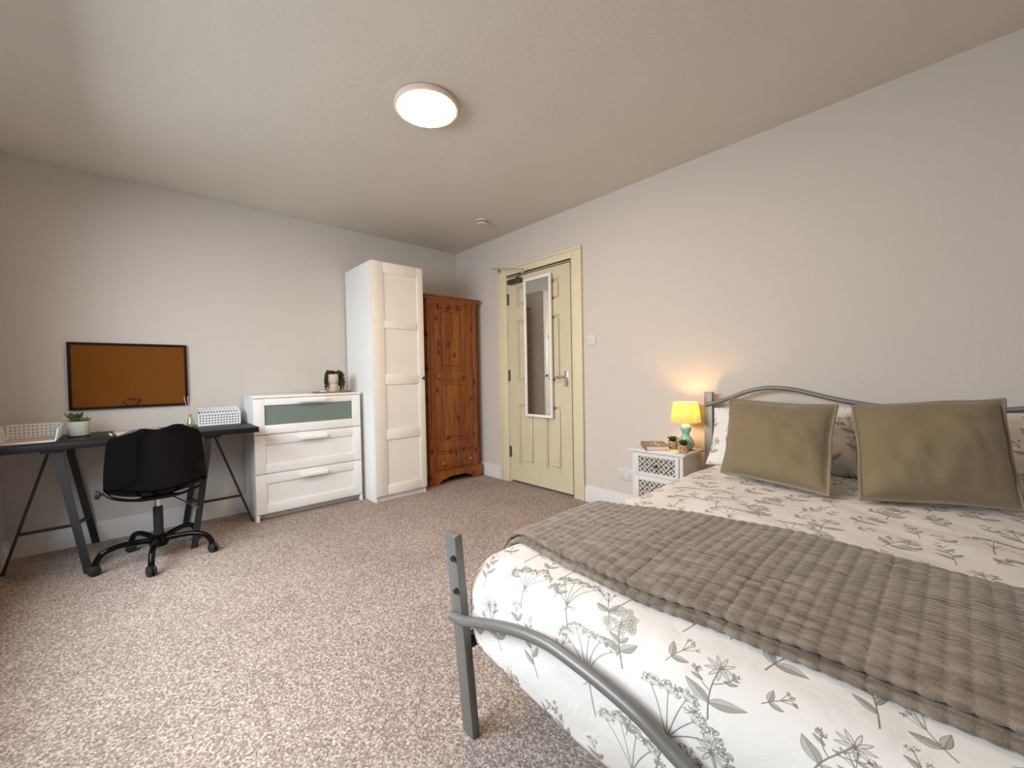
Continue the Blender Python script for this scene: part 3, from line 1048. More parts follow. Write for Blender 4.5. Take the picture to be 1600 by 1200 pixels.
# tray, planter and stone on the chest
ty, tx, tz = -1.535, .262, cz1
tr = MB().lathe([(0, 0), (.85, 0), (1, .0105), (1.02, .0135), (.985, .0135), (.84, .006), (0, .006)], (tx, ty, tz), 36, sx=.088, sy=.178)
tag(obj('wooden_tray', tr, 'traywood', at=(tx, ty, tz)), 'oval brown wooden tray on top of the white chest of drawers', 'tray')
pt = thing('trailing_planter', (tx - .005, ty + .015, tz + .006), 'beige goblet planter with trailing green plant on the oval wooden tray', 'plant')
pc = (tx - .005, ty + .015, tz + .0062)
ps = [(0, 0), (.032, 0), (.034, .006), (.036, .050), (.034, .062), (.030, .070), (.034, .078), (.041, .092), (.043, .120), (.043, .150), (.041, .156), (.037, .156), (.037, .148), (0, .148)]
obj('pot', MB().lathe(ps, pc, 28), 'beigeceramic', pt)
obj('soil', MB().lathe([(0, .1485), (.036, .1485), (.030, .155), (0, .158)], pc, 20), 'soil', pt)
rn = random.Random(3)
fo = MB()
for i in range(34):
    a = rn.uniform(0, 2 * PI)
    if i < 24:
        a = rn.choice((PI / 2, PI / 2 + .5, PI / 2 - .55, -PI / 2, -PI / 2 - .4, PI / 2 + .2)) + rn.uniform(-.2, .2)
    if math.cos(a + .36) > .25:
        a += PI
    up_ = rn.uniform(.012, .03)
    out_ = rn.uniform(.050, .066) + (.012 if math.sin(a) > 0.3 else 0)
    low = rn.uniform(.01, .09)
    pts = spline([(pc[0] + math.cos(a) * q * out_, pc[1] + math.sin(a) * q * out_, pc[2] + z) for q, z in
                  ((.3, .15), (.75, .155 + up_), (1.0, .135), (1.06, .09), (1.02, low))], 6)
    fo.tube(pts, .0015, 4)
    for p in pts[2:]:
        for _ in range(3):
            dv = Vector((rn.uniform(-1, 1), rn.uniform(-1, 1), rn.uniform(-.7, .7))).normalized()
            fo.leaf(p, dv, (rn.uniform(-1, 1), rn.uniform(-1, 1), 1), rn.uniform(.012, .020), .009, .002)
o = obj('foliage', fo, 'leaf_dark', pt, recalc=False)
o['kind'] = 'stuff'
tag(obj('pale_pebble', MB().lathe([(0, 0), (.018, .001), (.024, .006), (.019, .013), (0, .016)], (tx + .012, ty - .082, tz + .0062), 16, sy=1.15), 'stone', at=(tx + .012, ty - .082, tz + .0062)),
    'small pale stone lying on the wooden tray left of the planter', 'stone')

# ------------------------------------------------------------------ desk
DZ = .750
dk = thing('trestle_desk', (.32, -2.78, 0), 'long black-brown desk on grey steel trestles against the left wall', 'desk')
tp = obj('tabletop', MB().box(.024, .624, -3.395, -2.170, DZ - .036, DZ, .002), 'blackwood', dk)
for (top_w, foot_w, top_t, foot_t) in ((-3.135, -3.035, -3.195, -3.395), (-2.462, -2.556, -2.400, -2.172)):
    s = 1 if foot_w > foot_t else -1
    tb = MB().box(.045, .600, min(top_w, top_t) - .01, max(top_w, top_t) + .01, DZ - .052, DZ - .0362, .002)
    tre = obj('trestle', tb, 'steel_grey', dk)
    obj('mounting_plate', MB().box(.20, .44, top_t - s * .09 - .02, top_t - s * .09 + .02, DZ - .0440, DZ - .0363), 'rawboard', tre)
    for x in (.590, .055):
        lg = MB()
        lg.bar((x, top_w, DZ - .05), (x, top_w + s * .004, DZ - .125), .014, .036, (1, 0, 0))
        lg.bar((x, top_w + s * .002, DZ - .118), (x + (.035 if x > .3 else -.03), foot_w, .0), .014, .036, (1, 0, 0))
        obj('leg', lg, 'steel_grey', tre)
    obj('leg', MB().bar((.32, top_t, DZ - .05), (.32, foot_t, .0), .020, .014, (1, 0, 0)), 'steel_grey', tre)
    yj = top_t + (foot_t - top_t) * .71
    yw = top_w + (foot_w - top_w) * .70
    br = MB().bar((.32, yj, .215), (.32, yw - s * .04, .215), .016, .014)
    br.bar((.32, yw - s * .045, .215), (.610, yw + s * .0, .185), .014, .024, (0, 0, 1)).bar((.32, yw - s * .045, .215), (.040, yw, .185), .014, .024, (0, 0, 1))
    obj('brace', br, 'steel_grey', tre)


# perforated sheet: square cells with a diamond-shaped hole each, real thickness
def lattice(mb, P, nu, nv, th, nrm, hole=.74):
    """P(u,v) -> point for u,v in 0..1"""
    nrm = Vector(nrm).normalized() * th

    for i in range(nu):
        for j in range(nv):
            c = [(i, j), (i + 1, j), (i + 1, j + 1), (i, j + 1)]
            h = hole / 2
            cx, cy = i + .5, j + .5
            hol = [(cx, cy - h), (cx + h, cy), (cx, cy + h), (cx - h, cy)]
            fr_, bk = [], []
            for lst, off in ((fr_, 0), (bk, 1)):
                for (u, v) in c + hol:
                    lst.append(mb.bm.verts.new(Vector(P(u / nu, v / nv)) - nrm * off))
            for k in range(4):
                k2 = (k + 1) % 4
                mb.bm.faces.new((fr_[k], fr_[k2], fr_[4 + k]))
                mb.bm.faces.new((fr_[k2], fr_[4 + k2], fr_[4 + k]))
                mb.bm.faces.new((bk[k], bk[4 + k], bk[k2]))
                mb.bm.faces.new((bk[k2], bk[4 + k], bk[4 + k2]))
                mb.bm.faces.new((fr_[4 + k], fr_[4 + k2], bk[4 + k2], bk[4 + k]))
    return mb


# letter rack (right end of the desk)
rk = thing('letter_rack', (.15, -2.335, DZ), 'white lattice metal letter rack at the right end of the desk', 'letter rack')
rx, ra, rb = .205, -2.478, -2.212
for nm, x, h in (('front_panel', rx, .090), ('middle_panel', rx - .055, .112), ('back_panel', rx - .11, .128)):
    pm = MB()
    lattice(pm, lambda u, v: (x, ra + .006 + u * (rb - ra - .012), DZ + .008 + v * (h - .014)), 14, max(3, int(h / .020)), .002, (1, 0, 0))
    rect_frame(pm, XF, ra, rb, DZ + .001, DZ + h, .006, .007, x - .0025, x + .001)
    obj(nm, pm, 'metalwhite', rk, smooth=False)
for y in (ra, rb - .003):
    sp_ = MB().prism([(rx, DZ + .001), (rx, DZ + .090), (rx - .055, DZ + .112), (rx - .11, DZ + .128), (rx - .11, DZ + .001)], lambda u, v, w: (u, w, v), y, y + .003)
    obj('side_panel', sp_, 'metalwhite', rk, smooth=False)
obj('base', MB().box(rx - .11, rx, ra, rb, DZ, DZ + .003), 'metalwhite', rk)
for x, h in ((rx - .006, .086), (rx - .061, .108)):  # grey sheets added behind the lattice to stand in for the rack's shaded inside
    obj('shadow_sheet', MB().box(x - .0015, x, ra + .006, rb - .006, DZ + .004, DZ + h), 'shadow_sheet', rk)

# letter tray (left end)
lt = thing('letter_tray', (.30, -3.27, DZ), 'low white lattice paper tray at the left end of the desk', 'tray')
la, lb_, lx0, lx1 = -3.385, -3.158, .13, .47
obj('base', MB().box(lx0, lx1, la, lb_, DZ, DZ + .006, .001), 'metalwhite', lt)
pm = MB()
lattice(pm, lambda u, v: (lx0 + .004, la + .006 + u * (lb_ - la - .012), DZ + .006 + v * .078), 12, 4, .002, (1, 0, 0))
rect_frame(pm, XF, la, lb_, DZ + .002, DZ + .090, .006, .006, lx0 + .001, lx0 + .006)
obj('back_panel', pm, 'metalwhite', lt, smooth=False)
for y, sgn in ((lb_, 1), (la, -1)):
    pm = MB()
    lattice(pm, lambda u, v: (lx0 + .008 + u * (lx1 - lx0 - .012), y + sgn * v * .014, DZ + .006 + v * .075 * (1 - .15 * u)), 16, 4, .002, (0, sgn, 0))
    pm.bar((lx0 + .004, y + sgn * .014, DZ + .083), (lx1, y + sgn * .012, DZ + .071), .006, .006).bar((lx1, y, DZ + .003), (lx1, y + sgn * .012, DZ + .071), .006, .006)
    obj('side_panel', pm, 'metalwhite', lt, smooth=False)
obj('paper_sheet', MB().box(lx0 + .03, lx1 - .02, la + .012, lb_ - .012, DZ + .0062, DZ + .009), 'paper', lt)

# plant pot on the desk
pc = (.245, -3.078, DZ)
dp = thing('potted_succulent', pc, 'grey speckled round pot with a green succulent on the desk under the corkboard', 'plant')
obj('pot', MB().lathe([(0, .004), (.046, .004), (.049, .010), (.050, .055), (.050, .092), (.048, .095), (.044, .093), (.044, .082), (0, .082)], pc, 32), 'ceramic_speckle', dp)
obj('saucer', MB().lathe([(0, 0), (.049, 0), (.052, .003), (.050, .008), (0, .006)], pc, 32), 'dark', dp)
obj('soil', MB().lathe([(0, .083), (.043, .083), (.038, .088), (0, .091)], pc, 20), 'soil', dp)
rn = random.Random(5)


def rosette(mb, c, R, n, rise, wl=.5, rn=rn, th=.005):
    for i in range(n):
        a = i * 2.39996 + rn.uniform(-.15, .15)
        q = (i + .5) / n
        el = (1 - q) * 1.25 + rise * q
        dv = Vector((math.cos(a) * math.cos(el), math.sin(a) * math.cos(el), math.sin(el)))
        L = R * (.55 + .45 * q)
        mb.leaf(Vector(c) + dv * .004, dv, Vector((-math.cos(a), -math.sin(a), .8)), L, L * wl, th)


for k, (dx, dy, R, mm_) in enumerate(((-.006, -.016, .074, 'leaf'), (.012, .024, .044, 'leaf_light'), (.022, -.008, .042, 'leaf'))):
    b = MB()
    rosette(b, (pc[0] + dx, pc[1] + dy, pc[2] + .088), R, 16, .25 if k else .75)
    lf_ = obj('rosette', b, mm_, dp, recalc=False)
    lf_['label'] = ('dark green taller rosette', 'yellow-green rosette', 'small dark green rosette')[k]

# notebook and pen
nb = thing('notebook', (.35, -2.80, DZ), 'beige notebook lying on the desk behind the black chair', 'notebook')
X1 = Matrix.Translation((.300, -2.80, DZ)) @ Matrix.Rotation(.10, 4, 'Z')
obj('cover', MB().box(-.15, .15, -.115, .115, 0, .006, .001, xf=X1), 'paper', nb)
obj('pages', MB().box(-.146, .146, -.111, .112, .0062, .012, .001, xf=X1), 'paper', nb)
pe = MB().tube([(.42, -2.925, DZ + .0055), (.30, -2.940, DZ + .0055)], .0052, 10)
pe.tube([(.43, -2.9238, DZ + .0055), (.42, -2.925, DZ + .0055)], [.001, .0052], 10)
tag(obj('pen', pe, 'penwhite', at=(.36, -2.93, DZ)), 'white pen lying on the desk beside the beige notebook', 'pen')

# reed diffuser
dc = (.205, -2.520, DZ)
rd = thing('reed_diffuser', dc, 'small glass reed diffuser bottle with pale sticks beside the letter rack', 'diffuser')
obj('bottle', MB().lathe([(0, 0), (.023, 0), (.026, .004), (.026, .028), (.018, .050), (.011, .065), (.010, .085), (.013, .092), (.010, .092), (.008, .085), (.009, .066), (.016, .050), (.023, .028), (.023, .005), (0, .005)], dc, 24), 'glass', rd)
obj('liquid', MB().lathe([(0, .0055), (.0225, .0055), (.0225, .026), (0, .026)], dc, 24), 'oil', rd)
for i, (dx, dy) in enumerate(((.02, -.034), (-.01, -.012), (.012, .004), (-.02, .014), (.004, .022))):
    obj('reed', MB().tube([(dc[0] - dx * .2, dc[1] - dy * .2, DZ + .012), (dc[0] + dx, dc[1] + dy, DZ + .225)], .0017, 6), 'reed', rd)

# corkboard and its pins
bd = thing('corkboard', (0, -2.825, 1.13), 'dark-framed orange-brown corkboard on the wall above the desk', 'board')
B0, B1, BZ0, BZ1 = -3.136, -2.515, .905, 1.357
obj('cork_sheet', MB().box(.004, .016, B0 + .01, B1 - .01, BZ0 + .01, BZ1 - .01), 'cork', bd)
bf = MB()
rect_frame(bf, XF, B0, B1, BZ0, BZ1, .016, .016, .0, .024, .002)
obj('frame', bf, 'corkframe', bd)
for i, (y, z) in enumerate(((-2.848, .968), (-2.838, .968), (-2.823, .967), (-2.813, .967), (-2.873, .945), (-2.868, .936), (-2.860, .928), (-2.842, .922), (-2.832, .922), (-2.813, .926), (-2.803, .935), (-2.795, .946), (-2.791, .955), (-2.789, .963))):
    pn = MB().lathe([(0, 0), (.0058, 0), (.0042, .002), (.0040, .007), (.0062, .009), (.0058, .011), (0, .0115)], (.016, y, z), 10, RYX)
    nth = ('leftmost', 'second from left', 'third from left', 'rightmost')
    num = ('first', 'second', 'third', 'fourth', 'fifth', 'sixth', 'seventh', 'eighth', 'ninth', 'last')
    lab = ('dark pin %s of four in the short straight row on the corkboard' % nth[i]) if i < 4 else \
        ('dark push pin, %s from the left along the curved smile on the corkboard' % num[i - 4])
    tag(obj('push_pin', pn, 'pin', at=(.016, y, z)), lab, 'pin', 'push pins on the corkboard')

# ------------------------------------------------------------------ office chair
CX, CY = .660, -2.728
oc = thing('swivel_chair', (CX, CY, 0), 'black plastic shell swivel chair on castors at the desk', 'chair')
# shell: side profile (distance behind the centre, height, half width, side wrap)
pr = [(-.245, .418, .150, .0, .010), (-.225, .440, .185, .0, .022), (-.14, .432, .205, 0, .036), (-.02, .420, .215, .0, .046), (.08, .415, .222, .01, .05),
      (.150, .430, .226, .02, .05), (.192, .485, .226, .05, .03), (.208, .580, .222, .07, .01), (.220, .660, .216, .065, 0), (.232, .735, .208, .055, 0),
      (.240, .785, .196, .045, 0), (.243, .805, .180, .04, 0), (.243, .818, .150, .035, 0)]
P_ = spline([Vector((a, b, 0)) for a, b, *_ in pr], 4)
Wd = spline([Vector((c, dd_, e)) for *_, c, dd_, e in pr], 4)
nr = len(P_)
rowsf = []
for i in range(nr):
    row = []
    tv = i / (nr - 1)
    for j in range(29):
        u = -1 + 2 * j / 28
        back = max(0, (tv - .55) / .45)
        z = P_[i].y + Wd[i].z * (abs(u) ** 2.4)
        x = P_[i].x - Wd[i].y * (abs(u) ** 2.2)
        # two soft lobes along the top edge
        z += back ** 3 * (.015 * (math.sin(PI * min(1, abs(u - .06) * 1.0)) ** 2 - .35) + .014 * u - .030 * abs(u) ** 6)
        y = u * Wd[i].x
        row.append(Vector((CX + x, CY + y, z)))
    rowsf.append(row)
TH = .006
sh = MB()
outer = sh.grid(rowsf)
nrmr = []
for i in range(nr):
    row = []
    for j in range(29):
        a = rowsf[min(i + 1, nr - 1)][j] - rowsf[max(i - 1, 0)][j]
        b = rowsf[i][min(j + 1, 28)] - rowsf[i][max(j - 1, 0)]
        n_ = a.cross(b).normalized()
        row.append(rowsf[i][j] - n_ * TH if n_.length else rowsf[i][j])
    nrmr.append(row)
inner = sh.grid(nrmr)
for j in range(28):
    sh.bm.faces.new((outer[0][j], outer[0][j + 1], inner[0][j + 1], inner[0][j]))
    sh.bm.faces.new((outer[-1][j], outer[-1][j + 1], inner[-1][j + 1], inner[-1][j]))
for i in range(nr - 1):
    sh.bm.faces.new((outer[i][0], outer[i + 1][0], inner[i + 1][0], inner[i][0]))
    sh.bm.faces.new((outer[i][-1], outer[i + 1][-1], inner[i + 1][-1], inner[i][-1]))
obj('seat_shell', sh, 'black_plastic', oc, ang=60)
sf = MB().tube(spline([(CX + .15, CY - .228, 0.482), (CX + .185, CY - .19, 0.447), (CX + .19, CY - .10, 0.417), (CX + .185, CY, 0.410), (CX + .19, CY + .10, 0.417), (CX + .185, CY + .19, 0.447), (CX + .15, CY + .228, 0.482)], 6), .009, 10)
sf.tube(spline([(CX + .19, CY - .10, 0.417), (CX + .10, CY - .07, 0.404), (CX, CY - .05, 0.404)], 5), .008, 8).tube(spline([(CX + .19, CY + .10, 0.417), (CX + .10, CY + .07, 0.404), (CX, CY + .05, 0.404)], 5), .008, 8)
sf.box(CX - .10, CX + .10, CY - .075, CY + .075, .382, .408, .006)
obj('support_frame', sf, 'black_plastic', oc)
obj('adjuster_knob', MB().lathe([(0, 0), (.010, 0), (.010, .012), (.022, .014), (.024, .028), (.020, .034), (0, .036)], (CX + .15, CY - .228, .472), 14, Matrix.Rotation(PI / 2, 4, 'X')), 'black_matt', oc)
obj('lever', MB().tube([(CX + .05, CY + .06, .386), (CX + .12, CY + .14, .335), (CX + .145, CY + .170, .312)], .004, 8).tube([(CX + .140, CY + .165, .316), (CX + .158, CY + .186, .302)], .007, 8), 'black_matt', oc)
o = obj('piston', MB().lathe([(.014, .24), (.014, .376), (.017, .376), (.017, .330), (.0145, .330)], (CX, CY, 0), 18), 'chrome', oc)
o['label'] = 'chrome gas lift piston'
obj('column', MB().lathe([(0, .085), (.024, .085), (.024, .318), (.018, .322), (0, .322)], (CX, CY, 0), 20), 'black_matt', oc)
obj('hub', MB().lathe([(0, .080), (.042, .080), (.050, .10), (.046, .135), (.030, .150), (0, .150)], (CX, CY, 0), 20), 'black_plastic', oc)
for k in range(5):
    a = math.radians(-9 + 72 * k)
    ca_, sa = math.cos(a), math.sin(a)
    pts = spline([(CX + ca_ * q, CY + sa * q, z) for q, z in ((.03, .118), (.10, .128), (.18, .132), (.245, .115), (.275, .075), (.278, .058))], 5)
    lg = obj('leg', MB().tube(pts, [.017] * 6 + [.0155] * (len(pts) - 6), 12), 'black_plastic', oc)
    cx, cy = CX + ca_ * .285, CY + sa * .285
    b = a + (.5, -.6, .4, 1.0, .2)[k]
    ax = Matrix.Rotation(b, 4, 'Z') @ Matrix.Rotation(PI / 2, 4, 'X')
    cw = MB()
    for off in (-.020, .004):
        c_ = Vector((cx, cy, .0275)) + (Matrix.Rotation(b, 3, 'Z') @ Vector((0, -off, 0)))
        cw.lathe([(0, 0), (.022, 0), (.0275, .004), (.0275, .012), (.022, .016), (0, .016)], c_, 20, ax)
    cw.lathe([(0, .030), (.013, .030), (.011, .064), (0, .066)], (cx - ca_ * .006, cy - sa * .006, 0), 12)
    cw.box(-.024, .010, -.019, .019, .034, .058, .008, xf=Matrix.Translation((cx, cy, 0)) @ Matrix.Rotation(b, 4, 'Z'))
    obj('castor', cw, 'black_matt', lg)

# ------------------------------------------------------------------ bed frame
BX0, BX1, BYF, BYH = 2.885, 4.420, -2.115, -.075
bed = thing('metal_bed', ((BX0 + BX1) / 2, -1.1, 0), 'silver-grey metal double bed frame with curved head and foot rails', 'bed')
FX0 = 2.990
for x, h in ((2.888, .95), (BX1, .95)):
    obj('headboard_post', MB().box(x - .026, x + .026, BYH - .015, BYH + .015, 0, h, .003), 'bedsteel', bed)
hr = [(2.875, .868), (2.96, .892), (3.04, .922), (3.14, .963), (3.25, .981), (3.36, .971), (3.45, .948), (3.54, .924), (3.63, .907), (3.70, .895), (3.85, .884), (4.00, .884), (4.13, .895), (4.20, .908), (4.30, .925), (4.43, .935)]
obj('head_rail', MB().tube(spline([(x, BYH - .022, z) for x, z in hr], 5), .0125, 12), 'bedsteel', bed)
obj('head_rail', MB().tube(spline([(x, BYH - .012, z - .112) for x, z in hr[1:-1]], 5), .0110, 12), 'bedsteel', bed)
fp = []
for x in (FX0, BX1):
    lean = -.028
    pm = MB()
    A, B = Vector((x, BYF + .025, 0)), Vector((x - .012, BYF + lean + .01, .618))
    pm.bar(A, B, .052, .026, (1, 0, 0), .002)
    p_ = obj('foot_post', pm, 'bedsteel', bed)
    for z in (.552, .455):
        cpt = A.lerp(B, z / .618)
        obj('bolt', MB().tube([cpt + Vector((.015, -.012, 0)), cpt + Vector((.017, -.022, 0))], .0085, 10), 'black_matt', p_)
frl = [(2.972, .372), (3.04, .385), (3.11, .410), (3.24, .450), (3.35, .469), (3.44, .465), (3.52, .455), (3.59, .440), (3.66, .413), (3.78, .375), (3.95, .352), (4.12, .362), (4.28, .392), (4.44, .405)]
obj('foot_rail', MB().tube(spline([(x, BYF - .024, z) for x, z in frl], 5), .0140, 12), 'bedsteel', bed)
for x in (2.985, 4.405):
    obj('side_rail', MB().box(x - .012, x + .012, BYF + .03, BYH - .02, .262, .302, .002), 'steel_grey', bed)
obj('cross_rail', MB().box(2.998, 4.392, BYF + .045, BYF + .07, .268, .300), 'steel_grey', bed)

# mattress, then the duvet over it
MX0, MX1, MYF, MYH, MZ = 3.035, 4.36, -2.02, -.11, .50
mt = MB().box(MX0, MX1, MYF, MYH, .303, MZ, .04, 3)
obj('mattress', mt, 'mattress', bed)

# duvet: an unrolled box surface, rounded, crowned and rumpled
QX0, QX1, QYF, QYH, QZ, QR = 2.948, 4.425, -2.098, -.105, .532, .105


def sm(t):
    t = max(0, min(1, t))
    return t * t * (3 - 2 * t)


def crown(x, y):
    return .034 * sm((x - QX0) / .45) * sm((QX1 - x) / .45) * sm((y - QYF) / .40)


def shape(p, amp=1.0):
    q = Vector((min(max(p[0], QX0 + QR), QX1 - QR), max(p[1], QYF + QR), min(p[2], QZ - QR)))
    dv = Vector(p) - q
    n_ = dv.normalized() if dv.length > 1e-9 else Vector((0, 0, 1))
    o_ = q + n_ * QR
    o_.z += crown(o_.x, o_.y) * max(0, n_.z)
    s = noise.noise(Vector((o_.x * 2.3, o_.y * 2.3, o_.z * 2.3))) * .011 + noise.noise(Vector((o_.x * 6.5 + 9, o_.y * 4.5, o_.z * 6))) * .0055
    s += abs(noise.noise(Vector((o_.x * 3 + o_.y * 5, o_.y * 2.2 - o_.x * 2, 4 + o_.z * 5)))) * .007
    o_ = o_ + n_ * s * amp
    low = max(0, (QZ - .17 - o_.z) / .15)
    if low > 0:
        if n_.y < -.05:
            o_.y += .030 * low * low * -n_.y
        o_.x += (.022 * low * low) * (-n_.x)
    return o_, n_


NX, NY = 124, 150
xs = [QX0 + (QX1 - QX0) * i / NX for i in range(NX + 1)]
ys = [QYF + (QYH - QYF) * j / NY for j in range(NY + 1)]
bm = bmesh.new()
uvl = bm.loops.layers.uv.new('UVMap')
vmap = {}


def hem(x):
    return .292 - .085 * sm((x - 2.95) / .55) + .012 * noise.noise(Vector((x * 5, 1, 2)))


def V_(p):
    k = tuple(round(c, 5) for c in p)
    if k not in vmap:
        vmap[k] = bm.verts.new(shape(p)[0])
    return vmap[k]


def face(ps, uvs):
    try:
        fc = bm.faces.new([V_(p) for p in ps])
    except ValueError:
        return
    for l, u in zip(fc.loops, uvs):
        l[uvl].uv = (u[0] / TILE, u[1] / TILE)


for i in range(NX):
    for j in range(NY):
        c = [(xs[i], ys[j]), (xs[i + 1], ys[j]), (xs[i + 1], ys[j + 1]), (xs[i], ys[j + 1])]
        face([(a, b, QZ) for a, b in c], c)
NZ = 22


def fz(x, k):
    return QZ - (QZ - hem(x)) * k / NZ


def lz(k):
    return QZ - (QZ - hem(QX0)) * k / NZ


for i in range(NX):
    for k in range(NZ):
        c = [(xs[i], k + 1), (xs[i + 1], k + 1), (xs[i + 1], k), (xs[i], k)]
        face([(a, QYF, fz(a, b)) for a, b in c], [(a, QYF - (QZ - fz(a, b))) for a, b in c])
for X, sgn in ((QX0, -1), (QX1, 1)):
    for j in range(NY):
        for k in range(NZ):
            c = [(ys[j], k + 1), (ys[j + 1], k + 1), (ys[j + 1], k), (ys[j], k)]
            face([(X, a, fz(X, b)) for a, b in c], [(X + sgn * (QZ - fz(X, b)), a) for a, b in c])
# thickness: an inner skin joined along the open border
bmesh.ops.recalc_face_normals(bm, faces=bm.faces)
if sum(fc.normal.z for fc in bm.faces) < 0:
    bmesh.ops.reverse_faces(bm, faces=bm.faces)
dv_o = obj('duvet', bm, 'print', at=((QX0 + QX1) / 2, -1.1, .3), ang=180, recalc=False)
so_ = dv_o.modifiers.new('thickness', 'SOLIDIFY')
so_.thickness = .012
so_.offset = -1
tag(dv_o, 'white duvet with grey-green botanical print covering the metal bed', 'duvet')

# throw: two folded layers laid across the duvet
prof = []
for k in range(14, -1, -1):
    prof.append((QX0, QZ - .19 * k / 14))
n0 = len(prof)
for i in range(1, 401):
    prof.append((QX0 + (QX1 - .03 - QX0) * i / 400, QZ))


def throw_layer(name, parent, yf_fn, yb_fn, off, th, seed, i0):
    rings = []
    bm_ = bmesh.new()
    arc = 0
    prev = None
    for ii in range(i0, len(prof), 1):
        px_, pz_ = prof[ii]
        base, nn = shape((px_, -1.6, pz_), 0)
        if prev is not None:
            arc += (base - prev).length
        prev = base
        yf__, yb__ = yf_fn(base.x), yb_fn(base.x)
        ring = []
        NYT = 150
        cell = arc / .031
        su = abs(math.sin(PI * cell))
        groove_u = (1 - su ** .35) if su > 1e-6 else 1
        sc_edge = .006 * su ** .5

        def pt(y, h):
            b2, n2 = shape((px_, y, pz_))
            return b2 + n2 * (off + h)
        # top from front to back
        y0_, y1_ = yf__ - sc_edge, yb__ + sc_edge
        for j in range(NYT + 1):
            t = j / NYT
            y = y0_ + .012 + (y1_ - y0_ - .024) * t
            sv = abs(math.sin(PI * (y - y0_) / .0150))
            h = th - .0045 * groove_u - .0028 * (1 - sv ** .6) + .0012 * noise.noise(Vector((px_ * 60, y * 60, seed)))
            ring.append(pt(y, h))
        rr = th / 2
        for a in (30, 60, 90, 120, 150):      # rounded back edge
            aa = math.radians(90 - a)
            ring.append(pt(y1_ - .012 + .012 * math.cos(aa), rr + (rr - .002) * math.sin(aa)))
        for j in range(9):
            t = j / 8
            ring.append(pt(y1_ - .012 - (y1_ - y0_ - .024) * t, 0.001))
        for a in (150, 120, 90, 60, 30):
            aa = math.radians(90 - a)
            ring.append(pt(y0_ + .012 - .012 * math.cos(aa), rr + (rr - .002) * math.sin(aa)))
        rings.append([bm_.verts.new(p) for p in ring])
    n_ = len(rings[0])
    for A, B in zip(rings, rings[1:]):
        for k in range(n_):
            bm_.faces.new((A[k], A[(k + 1) % n_], B[(k + 1) % n_], B[k]))
    bm_.faces.new(rings[0][::-1])
    bm_.faces.new(rings[-1])
    return obj(name, bm_, 'fleece', parent, ang=70)


def yfr(x):
    return -1.895 - .050 * math.sin((x - 2.95) / 1.45 * PI * 1.15) + .012 * math.sin(x * 7)


def ybk(x):
    return -1.468 + .062 * sm((x - 3.0) / .5) + .006 * math.sin(x * 9)


th_ = thing('fleece_throw', (3.65, -1.65, .56), 'folded taupe fleece throw with ribbed pile laid across the bed', 'throw')
throw_layer('lower_fold', th_, lambda x: yfr(x) - .012, lambda x: ybk(x) - .02, .001, .020, 1, 0)
throw_layer('upper_fold', th_, yfr, ybk, .0215, .021, 5, 2)


# pillows and cushions
def pillow(name, corners, T_, pinch, seed, m, n=44, flange=0.0, uv=None, wr=.008, parent=None, power=.5, at=None):
    BL, BR, TR, TL = (Vector(c) for c in corners)
    nrm = (BR - BL).cross(TL - BL).normalized()
    bm_ = bmesh.new()
    ul = bm_.loops.layers.uv.new('UVMap')
    W, H = (BR - BL).length, (TL - BL).length

    def P(u, v):
        uu = u * (1 - pinch * (1 - v * v) * abs(u))
        vv = v * (1 - pinch * (1 - u * u) * abs(v))
        s, t = (uu + 1) / 2, (vv + 1) / 2
        return BL * (1 - s) * (1 - t) + BR * s * (1 - t) + TR * s * t + TL * (1 - s) * t

    sides = {}
    for sg in (1, -1):
        G = []
        for j in range(n + 1):
            row = []
            for i in range(n + 1):
                u, v = -1 + 2 * i / n, -1 + 2 * j / n
                # finer towards the edges
                u, v = math.sin(u * PI / 2), math.sin(v * PI / 2)
                fu, fv = min(1, abs(u) / (1 - flange)), min(1, abs(v) / (1 - flange))
                b_ = max(0, (1 - fu ** 2.2) * (1 - fv ** 2.2)) ** power
                h = T_ * b_
                e = (1 - u * u) * (1 - v * v)
                h += wr * b_ ** .5 * (noise.noise(Vector((u * 2.2 + seed, v * 2.2, sg))) + .6 * noise.noise(Vector((u * 5 + seed, v * 4 + u * 3, sg + 3))))
                # pull creases from the corners
                p = P(u, v) + nrm * sg * (max(h, 0) + .003)
                p += nrm * .012 * noise.noise(Vector((u * 1.6, v * 1.6, seed + 7))) * (1 - .3 * e)
                row.append((p, u, v))
            G.append(row)
        sides[sg] = G
    vv = {}

    def vert(sg, j, i):
        k = (0 if (i in (0, n) or j in (0, n)) else sg, j, i)
        if k not in vv:
            a = sides[1][j][i][0]
            if k[0] == 0:
                a = (a + sides[-1][j][i][0]) / 2
                vv[k] = bm_.verts.new(a)
            else:
                vv[k] = bm_.verts.new(sides[sg][j][i][0])
        return vv[k]

    for sg in (1, -1):
        for j in range(n):
            for i in range(n):
                idx = [(j, i), (j, i + 1), (j + 1, i + 1), (j + 1, i)]
                if sg < 0:
                    idx = idx[::-1]
                fc = bm_.faces.new([vert(sg, a, b) for a, b in idx])
                for l, (a, b) in zip(fc.loops, idx):
                    _, u, v = sides[sg][a][b]
                    l[ul].uv = ((u * W / 2 + (uv or (0, 0))[0]) / TILE, (v * H / 2 + (uv or (0, 0))[1]) / TILE)
    rim = [vv[(0, 0, i)].co.copy() for i in range(n)] + [vv[(0, j, n)].co.copy() for j in range(n)] + [vv[(0, n, i)].co.copy() for i in range(n, 0, -1)] + [vv[(0, j, 0)].co.copy() for j in range(n, 0, -1)]
    o_ = obj(name, bm_, m, parent, at=at, ang=180, recalc=False)
    return o_, rim


def zt(x, y):
    return shape((x, y, QZ))[0].z


